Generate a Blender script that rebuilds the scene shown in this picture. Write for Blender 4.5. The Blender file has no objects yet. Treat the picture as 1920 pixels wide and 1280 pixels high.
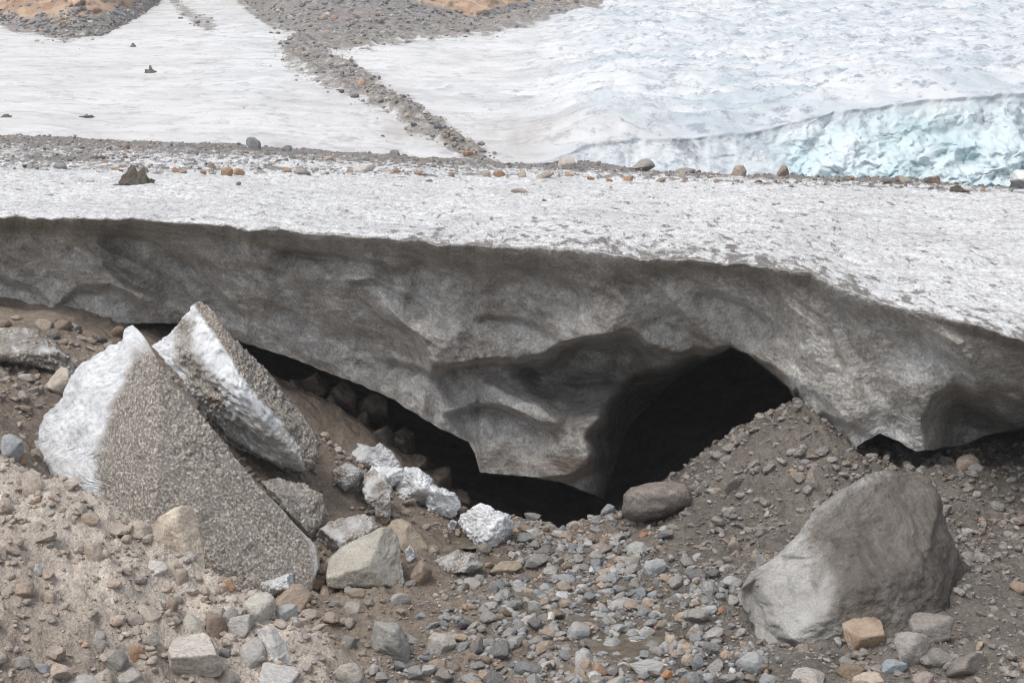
import bpy, bmesh, math, random
import numpy as np

# ------------------------------------------------------------------ camera, world, sun, exposure
S = bpy.context.scene
F, HC, HORIZ = 3200.0, 8.0, 180.0
PITCH = math.atan((640 - HORIZ) / F)
cam = bpy.data.cameras.new('camera')
cam.sensor_width = 36.0
cam.lens = 36.0 * F / 1920.0
cam.clip_start = 0.5
cam.clip_end = 3000
camo = bpy.data.objects.new('camera', cam)
S.collection.objects.link(camo)
camo.location = (0, 0, HC)
camo.rotation_euler = (math.radians(90) - PITCH, 0, 0)
S.camera = camo
S.render.resolution_x, S.render.resolution_y = 1024, 682

SUN_EL, SUN_AZ = math.radians(58), math.radians(222)     # azimuth clockwise from +Y: sun stands left and behind the camera
W = bpy.data.worlds.new("World")
S.world = W
W.use_nodes = True
wn, wl = W.node_tree.nodes, W.node_tree.links
wn.clear()
sky = wn.new('ShaderNodeTexSky'); sky.sky_type = 'NISHITA'; sky.sun_disc = False
sky.sun_elevation = SUN_EL; sky.sun_rotation = SUN_AZ
sky.air_density = 1.0; sky.dust_density = 6.0; sky.ozone_density = 1.0; sky.altitude = 900
hs = wn.new('ShaderNodeHueSaturation'); hs.inputs['Saturation'].default_value = 0.35
bgn = wn.new('ShaderNodeBackground'); bgn.inputs['Strength'].default_value = 0.15
wo = wn.new('ShaderNodeOutputWorld')
wl.new(sky.outputs[0], hs.inputs['Color']); wl.new(hs.outputs[0], bgn.inputs['Color']); wl.new(bgn.outputs[0], wo.inputs['Surface'])
sl = bpy.data.lights.new('sun', 'SUN'); sl.energy = 1.1; sl.angle = math.radians(22); sl.color = (1.0, 0.96, 0.9)
so = bpy.data.objects.new('sun', sl); S.collection.objects.link(so)
sd = (math.sin(SUN_AZ) * math.cos(SUN_EL), math.cos(SUN_AZ) * math.cos(SUN_EL), math.sin(SUN_EL))
import mathutils
so.rotation_euler = mathutils.Vector(sd).to_track_quat('Z', 'Y').to_euler()
so.location = (0, 0, 60)
S.view_settings.view_transform = 'Standard'; S.view_settings.look = 'None'
S.view_settings.gamma = 1.0; S.view_settings.use_curve_mapping = False
S.view_settings.exposure = 0.5
S.cycles.max_bounces = 6; S.cycles.diffuse_bounces = 3; S.cycles.volume_bounces = 1
S.cycles.use_adaptive_sampling = True
S.cycles.adaptive_threshold = 0.01
S.cycles.use_denoising = True
S.cycles.filter_width = 1.1

# ------------------------------------------------------------------ maths helpers
ca, sa = math.cos(PITCH), math.sin(PITCH)
A = np.asarray
def P(px, py, D):
    px, py, D = A(px, float), A(py, float), A(D, float)
    u = (px - 960) / F; v = (640 - py) / F
    dy = ca + v * sa; dz = -sa + v * ca
    px, py, D = np.broadcast_arrays(u, dz / dy, D)
    return np.stack([px * D / (ca + v * sa), D, HC + py * D], -1)
def kslope(py):
    v = (640 - A(py, float)) / F
    return (-sa + v * ca) / (ca + v * sa)
def proj(p):
    x, y, z = p[..., 0], p[..., 1], p[..., 2] - HC
    f = y * ca - z * sa; up = y * sa + z * ca
    return 960 + F * x / f, 640 - F * up / f
def curve(pts):
    p = A(pts, float)
    return lambda x: np.interp(x, p[:, 0], p[:, 1])
def sstep(a, b, x):
    t = np.clip((A(x, float) - a) / (b - a), 0, 1); return t * t * (3 - 2 * t)
def noise(x, y, z=0.0, seed=0):
    rs = np.random.RandomState(seed + 11)
    perm = rs.permutation(256); perm = np.concatenate([perm, perm, perm])
    g = rs.normal(size=(256, 3)); g /= np.linalg.norm(g, axis=1)[:, None]
    x, y, z = np.broadcast_arrays(A(x, float), A(y, float), A(z, float))
    xi, yi, zi = np.floor(x).astype(int), np.floor(y).astype(int), np.floor(z).astype(int)
    xf, yf, zf = x - xi, y - yi, z - zi
    fd = lambda t: t * t * t * (t * (t * 6 - 15) + 10)
    u, v, w = fd(xf), fd(yf), fd(zf)
    def gr(a, b, c):
        h = perm[perm[perm[(xi + a) & 255] + ((yi + b) & 255)] + ((zi + c) & 255)]
        return g[h, 0] * (xf - a) + g[h, 1] * (yf - b) + g[h, 2] * (zf - c)
    l = lambda a, b, t: a + t * (b - a)
    return 1.5 * l(l(l(gr(0,0,0), gr(1,0,0), u), l(gr(0,1,0), gr(1,1,0), u), v),
             l(l(gr(0,0,1), gr(1,0,1), u), l(gr(0,1,1), gr(1,1,1), u), v), w)
def fbm(x, y, z=0.0, seed=0, oct=4, gain=0.5):
    s, a, f = 0, 1.0, 1.0
    for i in range(oct):
        s = s + a * noise(x * f, y * f, A(z) * f, seed + i); a *= gain; f *= 2.03
    return s
def ridged(x, y, z=0.0, seed=0, oct=3):
    s, a, f = 0, 1.0, 1.0
    for i in range(oct):
        s = s + a * (1 - np.abs(noise(x * f, y * f, A(z) * f, seed + i)) * 2); a *= 0.5; f *= 2.1
    return s
def worley(x, y, seed=0, soft=0.0):
    """distance to the nearest jittered feature point of a unit grid (smooth when soft > 0)"""
    rs = np.random.RandomState(seed); J = rs.rand(64, 64, 2)
    xi, yi = np.floor(x).astype(int), np.floor(y).astype(int)
    best = None
    for a in (-1, 0, 1):
        for b in (-1, 0, 1):
            j = J[(xi + a) & 63, (yi + b) & 63]
            d = (xi + a + j[..., 0] - x) ** 2 + (yi + b + j[..., 1] - y) ** 2
            if soft:
                e = np.exp(-d / soft); best = e if best is None else best + e
            else:
                best = d if best is None else np.minimum(best, d)
    return np.sqrt(np.maximum(-soft * np.log(best), 0)) if soft else np.sqrt(best)
def sdf(poly, x, y):
    """signed distance to a polygon, positive inside"""
    p = A(poly, float); q = np.roll(p, -1, 0)
    d = np.full(x.shape, 1e9); ins = np.zeros(x.shape, bool)
    for (ax, ay), (bx, by) in zip(p, q):
        ex, ey = bx - ax, by - ay; wx, wy = x - ax, y - ay
        t = np.clip((wx * ex + wy * ey) / (ex * ex + ey * ey + 1e-9), 0, 1)
        d = np.minimum(d, (wx - ex * t) ** 2 + (wy - ey * t) ** 2)
        c = ((ay > y) != (by > y)) & (x < (bx - ax) * (y - ay) / (by - ay + 1e-12) + ax)
        ins ^= c
    d = np.sqrt(d); return np.where(ins, d, -d)
def linedist(pts, x, y):
    p = A(pts, float); d = np.full(x.shape, 1e9); w = np.zeros(x.shape)
    for k in range(len(p) - 1):
        a, b = p[k], p[k + 1]; e = b[:2] - a[:2]
        t = np.clip(((x - a[0]) * e[0] + (y - a[1]) * e[1]) / (e @ e), 0, 1)
        dd = np.hypot(x - a[0] - e[0] * t, y - a[1] - e[1] * t); m = dd < d
        d = np.where(m, dd, d); w = np.where(m, a[2] + (b[2] - a[2]) * t, w)
    return d, w

# ------------------------------------------------------------------ mesh helpers
def mesh_from(name, V, Fc, mats, attrs=None, smooth=True, matidx=None):
    me = bpy.data.meshes.new(name); V = A(V, float).reshape(-1, 3); Fc = A(Fc, int)
    n, k = Fc.shape
    me.vertices.add(len(V)); me.vertices.foreach_set('co', V.ravel().astype(np.float32))
    me.loops.add(n * k); me.loops.foreach_set('vertex_index', Fc.ravel().astype(np.int32))
    me.polygons.add(n); me.polygons.foreach_set('loop_start', (np.arange(n) * k).astype(np.int32))
    me.polygons.foreach_set('use_smooth', np.full(n, smooth))
    for m in mats: me.materials.append(m)
    if matidx is not None: me.polygons.foreach_set('material_index', A(matidx, np.int32))
    for an, av in (attrs or {}).items():
        av = A(av, np.float32)
        if av.ndim == 2:
            at = me.attributes.new(an, 'FLOAT_COLOR', 'POINT')
            if av.shape[1] == 3: av = np.concatenate([av, np.ones((len(av), 1), np.float32)], 1)
            at.data.foreach_set('color', av.ravel())
        else:
            at = me.attributes.new(an, 'FLOAT', 'POINT'); at.data.foreach_set('value', av.ravel())
    me.update(); me.validate()
    return me
def grid_faces(r, c):
    i = np.arange(r * c).reshape(r, c)
    return np.stack([i[:-1, :-1], i[1:, :-1], i[1:, 1:], i[:-1, 1:]], -1).reshape(-1, 4)
def link(name, me, parent=None, **props):
    o = bpy.data.objects.new(name, me); S.collection.objects.link(o)
    if parent: o.parent = parent
    for k, v in props.items():
        if v: o[k] = v
    return o
def ico(sub):
    bm = bmesh.new(); bmesh.ops.create_icosphere(bm, subdivisions=sub, radius=1.0)
    v = A([x.co[:] for x in bm.verts]); f = A([[q.index for q in x.verts] for x in bm.faces]); bm.free()
    return v / np.linalg.norm(v, axis=1)[:, None], f
ICO = {k: ico(k) for k in (1, 2, 3, 4, 5, 6)}
ICO[7] = ico(7)

# ------------------------------------------------------------------ materials
class NT:
    def __init__(s, name, rough=0.8, spec=0.3):
        s.m = bpy.data.materials.new(name); s.m.use_nodes = True
        s.t = s.m.node_tree; s.n = s.t.nodes; s.l = s.t.links
        s.b = s.n['Principled BSDF']; s.b.inputs['Roughness'].default_value = rough
        s.b.inputs['Specular IOR Level'].default_value = spec
        s.co = s.n.new('ShaderNodeTexCoord').outputs['Object']
    def set(s, sock, v):
        if v is None: return
        if isinstance(v, bpy.types.NodeSocket): s.l.new(v, sock)
        elif isinstance(v, (tuple, list)) and len(v) == 3 and sock.type == 'RGBA': sock.default_value = (*v, 1)
        else: sock.default_value = v
    def noise(s, scale, detail=5, rough=0.55, stretch=None, rot=None, dist=0.0, co=None):
        c = co or s.co
        if stretch or rot:
            mp = s.n.new('ShaderNodeMapping'); s.l.new(c, mp.inputs['Vector'])
            if stretch: mp.inputs['Scale'].default_value = stretch
            if rot: mp.inputs['Rotation'].default_value = rot
            c = mp.outputs[0]
        t = s.n.new('ShaderNodeTexNoise'); s.l.new(c, t.inputs['Vector'])
        t.inputs['Scale'].default_value = scale; t.inputs['Detail'].default_value = detail
        t.inputs['Roughness'].default_value = rough; t.inputs['Distortion'].default_value = dist
        return t.outputs['Fac']
    def voro(s, scale, feature='F1', out='Distance', stretch=None):
        c = s.co
        if stretch:
            mp = s.n.new('ShaderNodeMapping'); s.l.new(c, mp.inputs['Vector']); mp.inputs['Scale'].default_value = stretch; c = mp.outputs[0]
        t = s.n.new('ShaderNodeTexVoronoi'); t.feature = feature; s.l.new(c, t.inputs['Vector']); t.inputs['Scale'].default_value = scale
        return t.outputs[out]
    def ramp(s, fac, stops):
        r = s.n.new('ShaderNodeValToRGB'); s.l.new(fac, r.inputs[0]); e = r.color_ramp.elements
        while len(e) > 1: e.remove(e[0])
        for i, (p, c) in enumerate(stops):
            q = e[0] if i == 0 else e.new(p)
            q.position = p
            q.color = (c, c, c, 1) if isinstance(c, (int, float)) else (*c, 1)
        return r.outputs[0]
    def mix(s, fac, a, b, mode='MIX'):
        m = s.n.new('ShaderNodeMix'); m.data_type = 'RGBA'; m.blend_type = mode
        s.set(m.inputs[0], fac); s.set(m.inputs[6], a); s.set(m.inputs[7], b)
        return m.outputs[2]
    def math(s, op, a, b=None, clamp=False):
        m = s.n.new('ShaderNodeMath'); m.operation = op; m.use_clamp = clamp; s.set(m.inputs[0], a); s.set(m.inputs[1], b)
        return m.outputs[0]
    def attr(s, name, fac=False):
        a = s.n.new('ShaderNodeAttribute'); a.attribute_name = name
        return a.outputs['Fac'] if fac else a.outputs['Color']
    def bump(s, h, dist, strength=1.0, prev=None):
        b = s.n.new('ShaderNodeBump'); s.l.new(h, b.inputs['Height']); b.inputs['Distance'].default_value = dist
        b.inputs['Strength'].default_value = strength
        if prev: s.l.new(prev, b.inputs['Normal'])
        return b.outputs[0]
    def done(s, col, bump=None, rough=None):
        s.set(s.b.inputs['Base Color'], col)
        if bump: s.l.new(bump, s.b.inputs['Normal'])
        if rough is not None: s.set(s.b.inputs['Roughness'], rough)
        return s.m

def mat_rock(name, colnode):
    t = NT(name, 0.82, 0.25)
    if colnode == 'object':
        c = t.n.new('ShaderNodeObjectInfo').outputs['Color']
    else:
        c = t.attr('tint')
    n1 = t.noise(3.0, 6, 0.6, stretch=(1, 1, 2.2), dist=0.6)
    n2 = t.noise(28, 4, 0.7)
    n3 = t.noise(9, 3, 0.5)
    c = t.mix(1.0, c, t.ramp(n1, [(0.28, 0.62), (0.5, 1.0), (0.72, 1.3)]), 'MULTIPLY')
    c = t.mix(1.0, c, t.ramp(n2, [(0.3, 0.6), (0.5, 1.0), (0.7, 1.3)]), 'MULTIPLY')
    c = t.mix(t.ramp(n3, [(0.56, 0.0), (0.7, 0.35)]), c, (0.30, 0.235, 0.17))
    # pale silt lying on the upward sides
    g = t.n.new('ShaderNodeNewGeometry'); sp = t.n.new('ShaderNodeSeparateXYZ'); t.l.new(g.outputs['Normal'], sp.inputs[0])
    up = t.math('MULTIPLY', sp.outputs['Z'], t.ramp(t.noise(5, 5, 0.7), [(0.4, 0.0), (0.65, 0.55)]))
    c = t.mix(t.math('MAXIMUM', up, 0.0), c, (0.42, 0.36, 0.31))
    h = t.math('ADD', n2, t.math('MULTIPLY', n1, 2.0))
    return t.done(c, t.bump(h, 0.02, 0.7))
M = {}
M['rock'] = mat_rock('rock', 'object')
M['rock_tint'] = mat_rock('gravel_rock', 'attr')

def m_ground():
    t = NT('silt_and_grit', 0.9, 0.2)
    c = t.attr('tint')
    n1, n2, n3 = t.noise(1.2, 6, 0.65), t.noise(9, 6, 0.7), t.noise(45, 4, 0.7)
    v = t.voro(22)
    c = t.mix(1.0, c, t.ramp(n1, [(0.3, 0.72), (0.5, 1.0), (0.7, 1.22)]), 'MULTIPLY')
    c = t.mix(1.0, c, t.ramp(n2, [(0.3, 0.66), (0.5, 1.0), (0.7, 1.25)]), 'MULTIPLY')
    c = t.mix(1.0, c, t.ramp(n3, [(0.3, 0.65), (0.5, 1.0), (0.7, 1.35)]), 'MULTIPLY')
    h = t.math('ADD', t.math('MULTIPLY', n2, 2.0), t.math('ADD', n3, t.math('MULTIPLY', v, -0.6)))
    return t.done(c, t.bump(h, 0.045, 0.9), t.ramp(t.attr('wet', True), [(0.0, 0.9), (0.9, 0.35)]))
M['ground'] = m_ground()

def m_face():
    t = NT('dirty_glacier_ice', 0.42, 0.5)
    n1, n2 = t.noise(0.55, 6, 0.6, stretch=(1, 1, 1.6)), t.noise(3.5, 6, 0.7)
    n3, n4 = t.noise(17, 5, 0.8), t.noise(30, 2, 0.6)
    c = t.ramp(n1, [(0.3, (0.27, 0.248, 0.222)), (0.45, (0.40, 0.378, 0.35)), (0.6, (0.56, 0.55, 0.53)), (0.7, (0.62, 0.62, 0.61))])
    c = t.mix(1.0, c, t.ramp(n2, [(0.3, 0.6), (0.5, 1.0), (0.7, 1.4)]), 'MULTIPLY')
    c = t.mix(1.0, c, t.ramp(n3, [(0.34, 0.6), (0.5, 1.0), (0.64, 1.4)]), 'MULTIPLY')
    c = t.mix(t.ramp(n4, [(0.64, 0.0), (0.7, 0.7)]), c, (0.7, 0.72, 0.74))  # pale specks: glints painted into the ice colour
    c = t.mix(t.attr('rimdirt', True), c, (0.2, 0.17, 0.14))
    lay = t.noise(3.0, 4, 0.6, stretch=(.25, .25, 14))
    c = t.mix(t.math('MULTIPLY', t.attr('layer', True), t.ramp(lay, [(0.38, 1.0), (0.6, 0.15)])), c, (0.17, 0.115, 0.075))
    h = t.math('ADD', t.math('MULTIPLY', n2, 1.5), n3)
    return t.done(c, t.bump(h, 0.045, 0.9), t.ramp(n3, [(0.35, 0.6), (0.65, 0.32)]))
M['face'] = m_face()

def m_plateau():
    t = NT('weathered_ice_surface', 0.65, 0.4)
    n1 = t.noise(0.35, 5, 0.6, stretch=(1, 0.35, 1)); n2 = t.noise(7, 6, 0.8, stretch=(1, 0.6, 1)); n3 = t.noise(22, 3, 0.7, stretch=(1, 0.5, 1))
    c = t.ramp(n2, [(0.34, (0.25, 0.24, 0.225)), (0.42, (0.56, 0.55, 0.54)), (0.49, (0.76, 0.765, 0.77)), (0.58, (0.88, 0.885, 0.89))])
    c = t.mix(t.ramp(n3, [(0.34, 0.7), (0.43, 0.0)]), c, (0.28, 0.26, 0.24))
    c = t.mix(t.ramp(n1, [(0.35, 0.25), (0.55, 0.0)]), c, (0.4, 0.385, 0.37))
    n5 = t.noise(1.3, 6, 0.7, stretch=(.22, 1.2, 1))
    c = t.mix(t.ramp(n5, [(0.36, 0.42), (0.48, 0.0)]), c, (0.33, 0.32, 0.305))
    # grit lying on the ice
    d = t.attr('dirt', True)
    g = t.noise(3.0, 7, 0.75, stretch=(1, 0.3, 1))
    m = t.ramp(t.math('ADD', d, t.math('MULTIPLY', t.math('SUBTRACT', g, 0.5), 3.6)), [(0.5, 0.0), (0.74, 1.0)])
    dc = t.ramp(t.noise(12, 4, 0.8), [(0.3, (0.1, 0.092, 0.085)), (0.55, (0.24, 0.22, 0.2)), (0.72, (0.36, 0.33, 0.31))])
    c = t.mix(m, c, dc)
    h = t.math('ADD', t.math('MULTIPLY', n2, 1.5), n3)
    return t.done(c, t.bump(h, 0.05, 0.9))
M['plateau'] = m_plateau()

def m_glacier():
    t = NT('glacier_snow', 0.75, 0.25)
    rough = t.attr('rough', True)
    n1 = t.noise(0.22, 7, 0.7, stretch=(0.5, 0.9, 1), dist=0.5); n2 = t.noise(0.9, 7, 0.8, stretch=(0.6, 0.7, 1))
    n3 = t.noise(0.05, 4, 0.5)
    white = t.mix(rough, (0.66, 0.66, 0.66), (0.645, 0.663, 0.68))
    f1 = t.ramp(n1, [(0.36, 0.9), (0.56, 0.0)]); f2 = t.ramp(n2, [(0.40, 1.0), (0.475, 0.0)])
    amt = t.math('ADD', 0.6, t.math('MULTIPLY', rough, 0.4))
    c = t.mix(t.math('MULTIPLY', f1, amt), white, t.mix(rough, (0.42, 0.405, 0.395), (0.42, 0.485, 0.53)))
    c = t.mix(t.math('MULTIPLY', f2, amt), c, t.mix(rough, (0.34, 0.33, 0.32), (0.32, 0.355, 0.4)))
    c = t.mix(t.math('MULTIPLY', t.ramp(n3, [(0.4, 0.25), (0.6, 0.0)]), t.math('SUBTRACT', 1.0, rough)), c, (0.6, 0.58, 0.56))
    # dirty streaks near the medial moraine
    d = t.attr('dirt', True)
    st = t.noise(0.5, 5, 0.65, stretch=(0.9, 0.16, 1), rot=(0, 0, math.radians(-20)))
    c = t.mix(t.math('MULTIPLY', d, t.ramp(st, [(0.38, 0.95), (0.62, 0.25)])), c, (0.4, 0.37, 0.345))
    # blue ice of the front
    b = t.attr('blue', True)
    nb = t.noise(0.16, 5, 0.55, dist=1.0); nv = t.noise(0.5, 5, 0.65, stretch=(1.6, 1.6, 0.35))
    bc = t.ramp(nb, [(0.3, (0.45, 0.585, 0.62)), (0.42, (0.54, 0.65, 0.68)), (0.55, (0.61, 0.69, 0.715)), (0.7, (0.66, 0.72, 0.74))])
    c = t.mix(b, c, bc)
    stn = t.math('MULTIPLY', t.attr('stain', True), t.ramp(nv, [(0.50, 0.0), (0.58, 1.0)]))
    c = t.mix(t.math('MULTIPLY', stn, 0.8), c, (0.2, 0.22, 0.25))
    # moraine debris
    m = t.attr('moraine', True)
    g = t.noise(0.8, 7, 0.75)
    mm = t.ramp(t.math('ADD', m, t.math('MULTIPLY', t.math('SUBTRACT', g, 0.5), 2.2)), [(0.45, 0.0), (0.66, 1.0)])
    dc = t.ramp(t.noise(1.6, 6, 0.8), [(0.34, (0.09, 0.085, 0.08)), (0.46, (0.19, 0.18, 0.168)), (0.58, (0.32, 0.29, 0.26)), (0.68, (0.55, 0.53, 0.5))])
    c = t.mix(mm, c, dc)
    return t.done(c, t.bump(t.math('ADD', n1, t.math('MULTIPLY', n2, 0.4)), 0.5, 0.6))
M['glacier'] = m_glacier()

def m_hill():
    t = NT('hill_rock_and_scree', 0.9, 0.15)
    o = t.attr('outcrop', True)
    n1, n2, n3 = t.noise(0.25, 6, 0.65, dist=0.7), t.noise(1.6, 6, 0.8), t.noise(0.12, 4, 0.6)
    rock = t.ramp(n1, [(0.28, (0.14, 0.1, 0.08)), (0.42, (0.36, 0.235, 0.16)), (0.56, (0.52, 0.37, 0.255)), (0.72, (0.62, 0.5, 0.4))])
    scr = t.ramp(n2, [(0.34, (0.09, 0.088, 0.09)), (0.46, (0.2, 0.195, 0.195)), (0.58, (0.33, 0.315, 0.305)), (0.68, (0.55, 0.53, 0.51))])  # scree greyed and brightened: distance haze put into the colour
    scr = t.mix(t.ramp(n3, [(0.42, 0.0), (0.6, 0.5)]), scr, (0.29, 0.25, 0.215))
    c = t.mix(o, scr, rock)
    return t.done(c, t.bump(t.math('ADD', n1, t.math('MULTIPLY', n2, 0.3)), 0.8, 0.9))
M['hill'] = m_hill()

def m_block():
    t = NT('fallen_ice', 0.5, 0.45)
    n1, n2, n3 = t.noise(2.2, 6, 0.65), t.noise(7, 6, 0.7), t.noise(24, 4, 0.7)
    clean = t.ramp(n1, [(0.32, (0.52, 0.53, 0.54)), (0.46, (0.68, 0.7, 0.72)), (0.62, (0.8, 0.815, 0.83))])
    clean = t.mix(1.0, clean, t.ramp(n2, [(0.3, 0.72), (0.5, 1.0)]), 'MULTIPLY')
    dirty = t.ramp(n3, [(0.33, (0.085, 0.072, 0.06)), (0.45, (0.2, 0.175, 0.148)), (0.55, (0.33, 0.295, 0.255)), (0.66, (0.62, 0.6, 0.57))])
    dirty = t.mix(1.0, dirty, t.ramp(n2, [(0.3, 0.65), (0.5, 1.0), (0.7, 1.25)]), 'MULTIPLY')
    d = t.attr('dirt', True)
    e = t.math('ADD', d, t.math('MULTIPLY', t.math('SUBTRACT', n2, 0.5), 1.1))
    e = t.math('ADD', e, t.math('MULTIPLY', t.math('SUBTRACT', n3, 0.5), 0.7))
    c = t.mix(t.ramp(e, [(0.2, 0.0), (0.8, 1.0)]), clean, dirty)
    h = t.math('ADD', t.math('MULTIPLY', n2, 1.2), n3)
    return t.done(c, t.bump(h, 0.035, 0.7), 0.5)
M['block'] = m_block()

def m_boulder():
    t = NT('scoured_boulder', 0.75, 0.3)
    n1, n2, n3 = t.noise(1.4, 7, 0.65, dist=0.8), t.noise(9, 6, 0.7), t.noise(50, 3, 0.7)
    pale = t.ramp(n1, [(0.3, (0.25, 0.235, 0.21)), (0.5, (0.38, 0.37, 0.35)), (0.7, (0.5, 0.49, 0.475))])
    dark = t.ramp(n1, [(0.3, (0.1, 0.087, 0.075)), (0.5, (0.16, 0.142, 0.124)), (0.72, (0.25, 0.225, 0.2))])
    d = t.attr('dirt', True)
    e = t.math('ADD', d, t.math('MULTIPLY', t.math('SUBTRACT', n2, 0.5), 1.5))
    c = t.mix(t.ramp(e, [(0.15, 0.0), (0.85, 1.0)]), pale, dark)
    c = t.mix(1.0, c, t.ramp(n2, [(0.3, 0.75), (0.5, 1.0), (0.7, 1.2)]), 'MULTIPLY')
    c = t.mix(1.0, c, t.ramp(n3, [(0.3, 0.75), (0.5, 1.0), (0.7, 1.25)]), 'MULTIPLY')
    h = t.math('ADD', t.math('MULTIPLY', n1, 3.0), t.math('ADD', t.math('MULTIPLY', n2, 1.6), t.math('MULTIPLY', n3, 0.5)))
    return t.done(c, t.bump(h, 0.04, 0.8))
M['boulder'] = m_boulder()

def m_water():
    t = NT('shallow_meltwater', 0.08, 0.5)
    c = t.ramp(t.noise(6, 5, 0.7), [(0.35, (0.10, 0.085, 0.065)), (0.65, (0.2, 0.17, 0.135))])
    return t.done(c, t.bump(t.noise(14, 3, 0.5), 0.006, 0.8))
M['water'] = m_water()

# ------------------------------------------------------------------ ground heights
G0 = [(700,1280,23.3,None),(1100,1280,None,0.0),(1400,1280,None,0.05),(1900,1280,None,0.3),(2300,1280,None,0.4),
      (1900,1100,None,0.5),(1900,950,None,0.7),(1700,1000,None,0.6),(1650,1150,None,0.25),(1100,1100,None,0.0),(900,1100,None,0.02),
      (1000,1000,None,0.02),(1150,975,None,0.03),(1250,1050,None,0.0),(600,1110,None,0.15),(560,1000,None,0.55),(600,900,30.3,None),(700,950,30.6,None),
      (850,1000,None,0.1),(590,835,30.7,None),(655,870,30.6,None),(750,945,30.6,None),(800,975,30.6,None),(250,680,33.6,None),(100,610,34.4,None),(0,598,34.6,None),(-300,600,34.6,None),
      (0,700,30.2,None),(0,800,27.4,None),(-300,780,27.5,None),(200,850,29.0,None),(500,1110,26.6,None),(200,1000,None,0.7),(120,900,27.8,None),(60,860,27.6,None),(430,930,28.6,None),
      (660,790,37.0,None),(560,730,37.5,None),(760,870,36.5,None),(860,945,35.5,None),(480,690,37.5,None),
      (1850,880,30.6,None),(1920,890,30.6,None),(2200,900,30.5,None)]
RAW = [(-3.2,33.4,.25),(-2.1,33.4,-.1),(-4.1,33.6,.9),(-1.2,33.1,-.25),(-3.4,35,.0),(-2.2,35,-.5),(4,33.8,-.9),(1,34.5,-1.4),(-0.5,36,-1.6),(4,38,-1.8),(1,44,-2),(-5,44,-1),(8,44,0.4),(-10,44,3),(12,44,1.0),(9,33,.8),(7,34.5,1.0),(12,34,.9),(9,31.8,.9),(7.6,32.3,1.0),
       (0,20,-.1),(4,20,.0),(8,20,.4),(12,20,.6),(0,12,-.2),(8,12,.3),(-8,12,.5),(-3,23.5,0.1),(-5,23.4,0.4),(-8,23,1.0),(-14,30,3.6),(14,26,1.0)]
ctrl = []
for px, py, D, z in G0:
    if D is None: D = (z - HC) / float(kslope(py))
    p = P(px, py, D); ctrl.append(p)
ctrl = A([list(c) for c in ctrl] + [list(r) for r in RAW], float)
def tps(r2): return 0.5 * r2 * np.log(r2 + 1e-9)
def _fit(c):
    n = len(c); d2 = ((c[:, None, :2] - c[None, :, :2]) ** 2).sum(-1)
    K = tps(d2) + np.eye(n) * 0.15; Pm = np.c_[np.ones(n), c[:, :2]]
    Mx = np.block([[K, Pm], [Pm.T, np.zeros((3, 3))]])
    return np.linalg.solve(Mx, np.r_[c[:, 2], 0, 0, 0])
_w = _fit(ctrl)
def rbf(x, y):
    s = _w[-3] + _w[-2] * x + _w[-1] * y
    for i, c in enumerate(ctrl): s = s + _w[i] * tps((x - c[0]) ** 2 + (y - c[1]) ** 2)
    return s
crest = P(*A([(-500,800,22.3),(-200,835,21.6),(0,862,21),(110,890,20.9),(180,935,20.8),(250,985,20.6),(320,1035,20.5),(390,1080,20.4),(440,1108,20.3),(500,1138,20.2),(560,1165,20.1),(620,1205,20),(700,1285,19.8),(800,1400,19.5),(900,1550,19)]).T)
cone_c = P(1500, 752, 31.9)
def smax(a, b, k): return np.maximum(a, b) + k * np.log1p(np.exp(-np.abs(a - b) / k))
def base_h(x, y):
    x, y = np.broadcast_arrays(A(x, float), A(y, float))
    h = np.clip(rbf(np.clip(x, -15, 15), np.clip(y, 11, 46)), -2.2, 4.6)
    zc = np.interp(x, crest[:, 0], crest[:, 2]); yc = np.interp(x, crest[:, 0], crest[:, 1])
    t = yc - y
    m = np.where(t > 0, zc - 0.40 * (np.sqrt(t * t + .04) - .2), zc - 0.95 * (np.sqrt(t * t + .02) - .14))
    h = smax(h, m, 0.05)
    dx, dy = x - cone_c[0], y - cone_c[1]
    dxr = np.where(dx > 0, dx * 0.95, dx * 1.0); dyr = np.where(dy < 0, dy * 1.0, dy * 0.5)
    r = np.sqrt(dxr ** 2 + dyr ** 2 + 0.02)
    k = cone_c[2] + 0.1 - 0.86 * r + np.where(dy < -.4, 0.045, 0.0) * r * r
    k = np.where(r > 5, -5, k)
    return smax(h, k, 0.09)
PW = []
for a_, b_, w_, h_ in [(990,1106,55,20),(925,1047,38,10),(1200,1206,66,18),(1108,1158,46,14),(1320,1262,40,12),(868,1015,25,8)]:
    p_ = P(a_, b_, (0.0 - HC) / float(kslope(b_))); q_ = P(a_, b_ + h_, (0.0 - HC) / float(kslope(b_ + h_)))
    PW.append((p_[0], p_[1], w_ / F * p_[1], abs(p_[1] - q_[1])))
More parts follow.
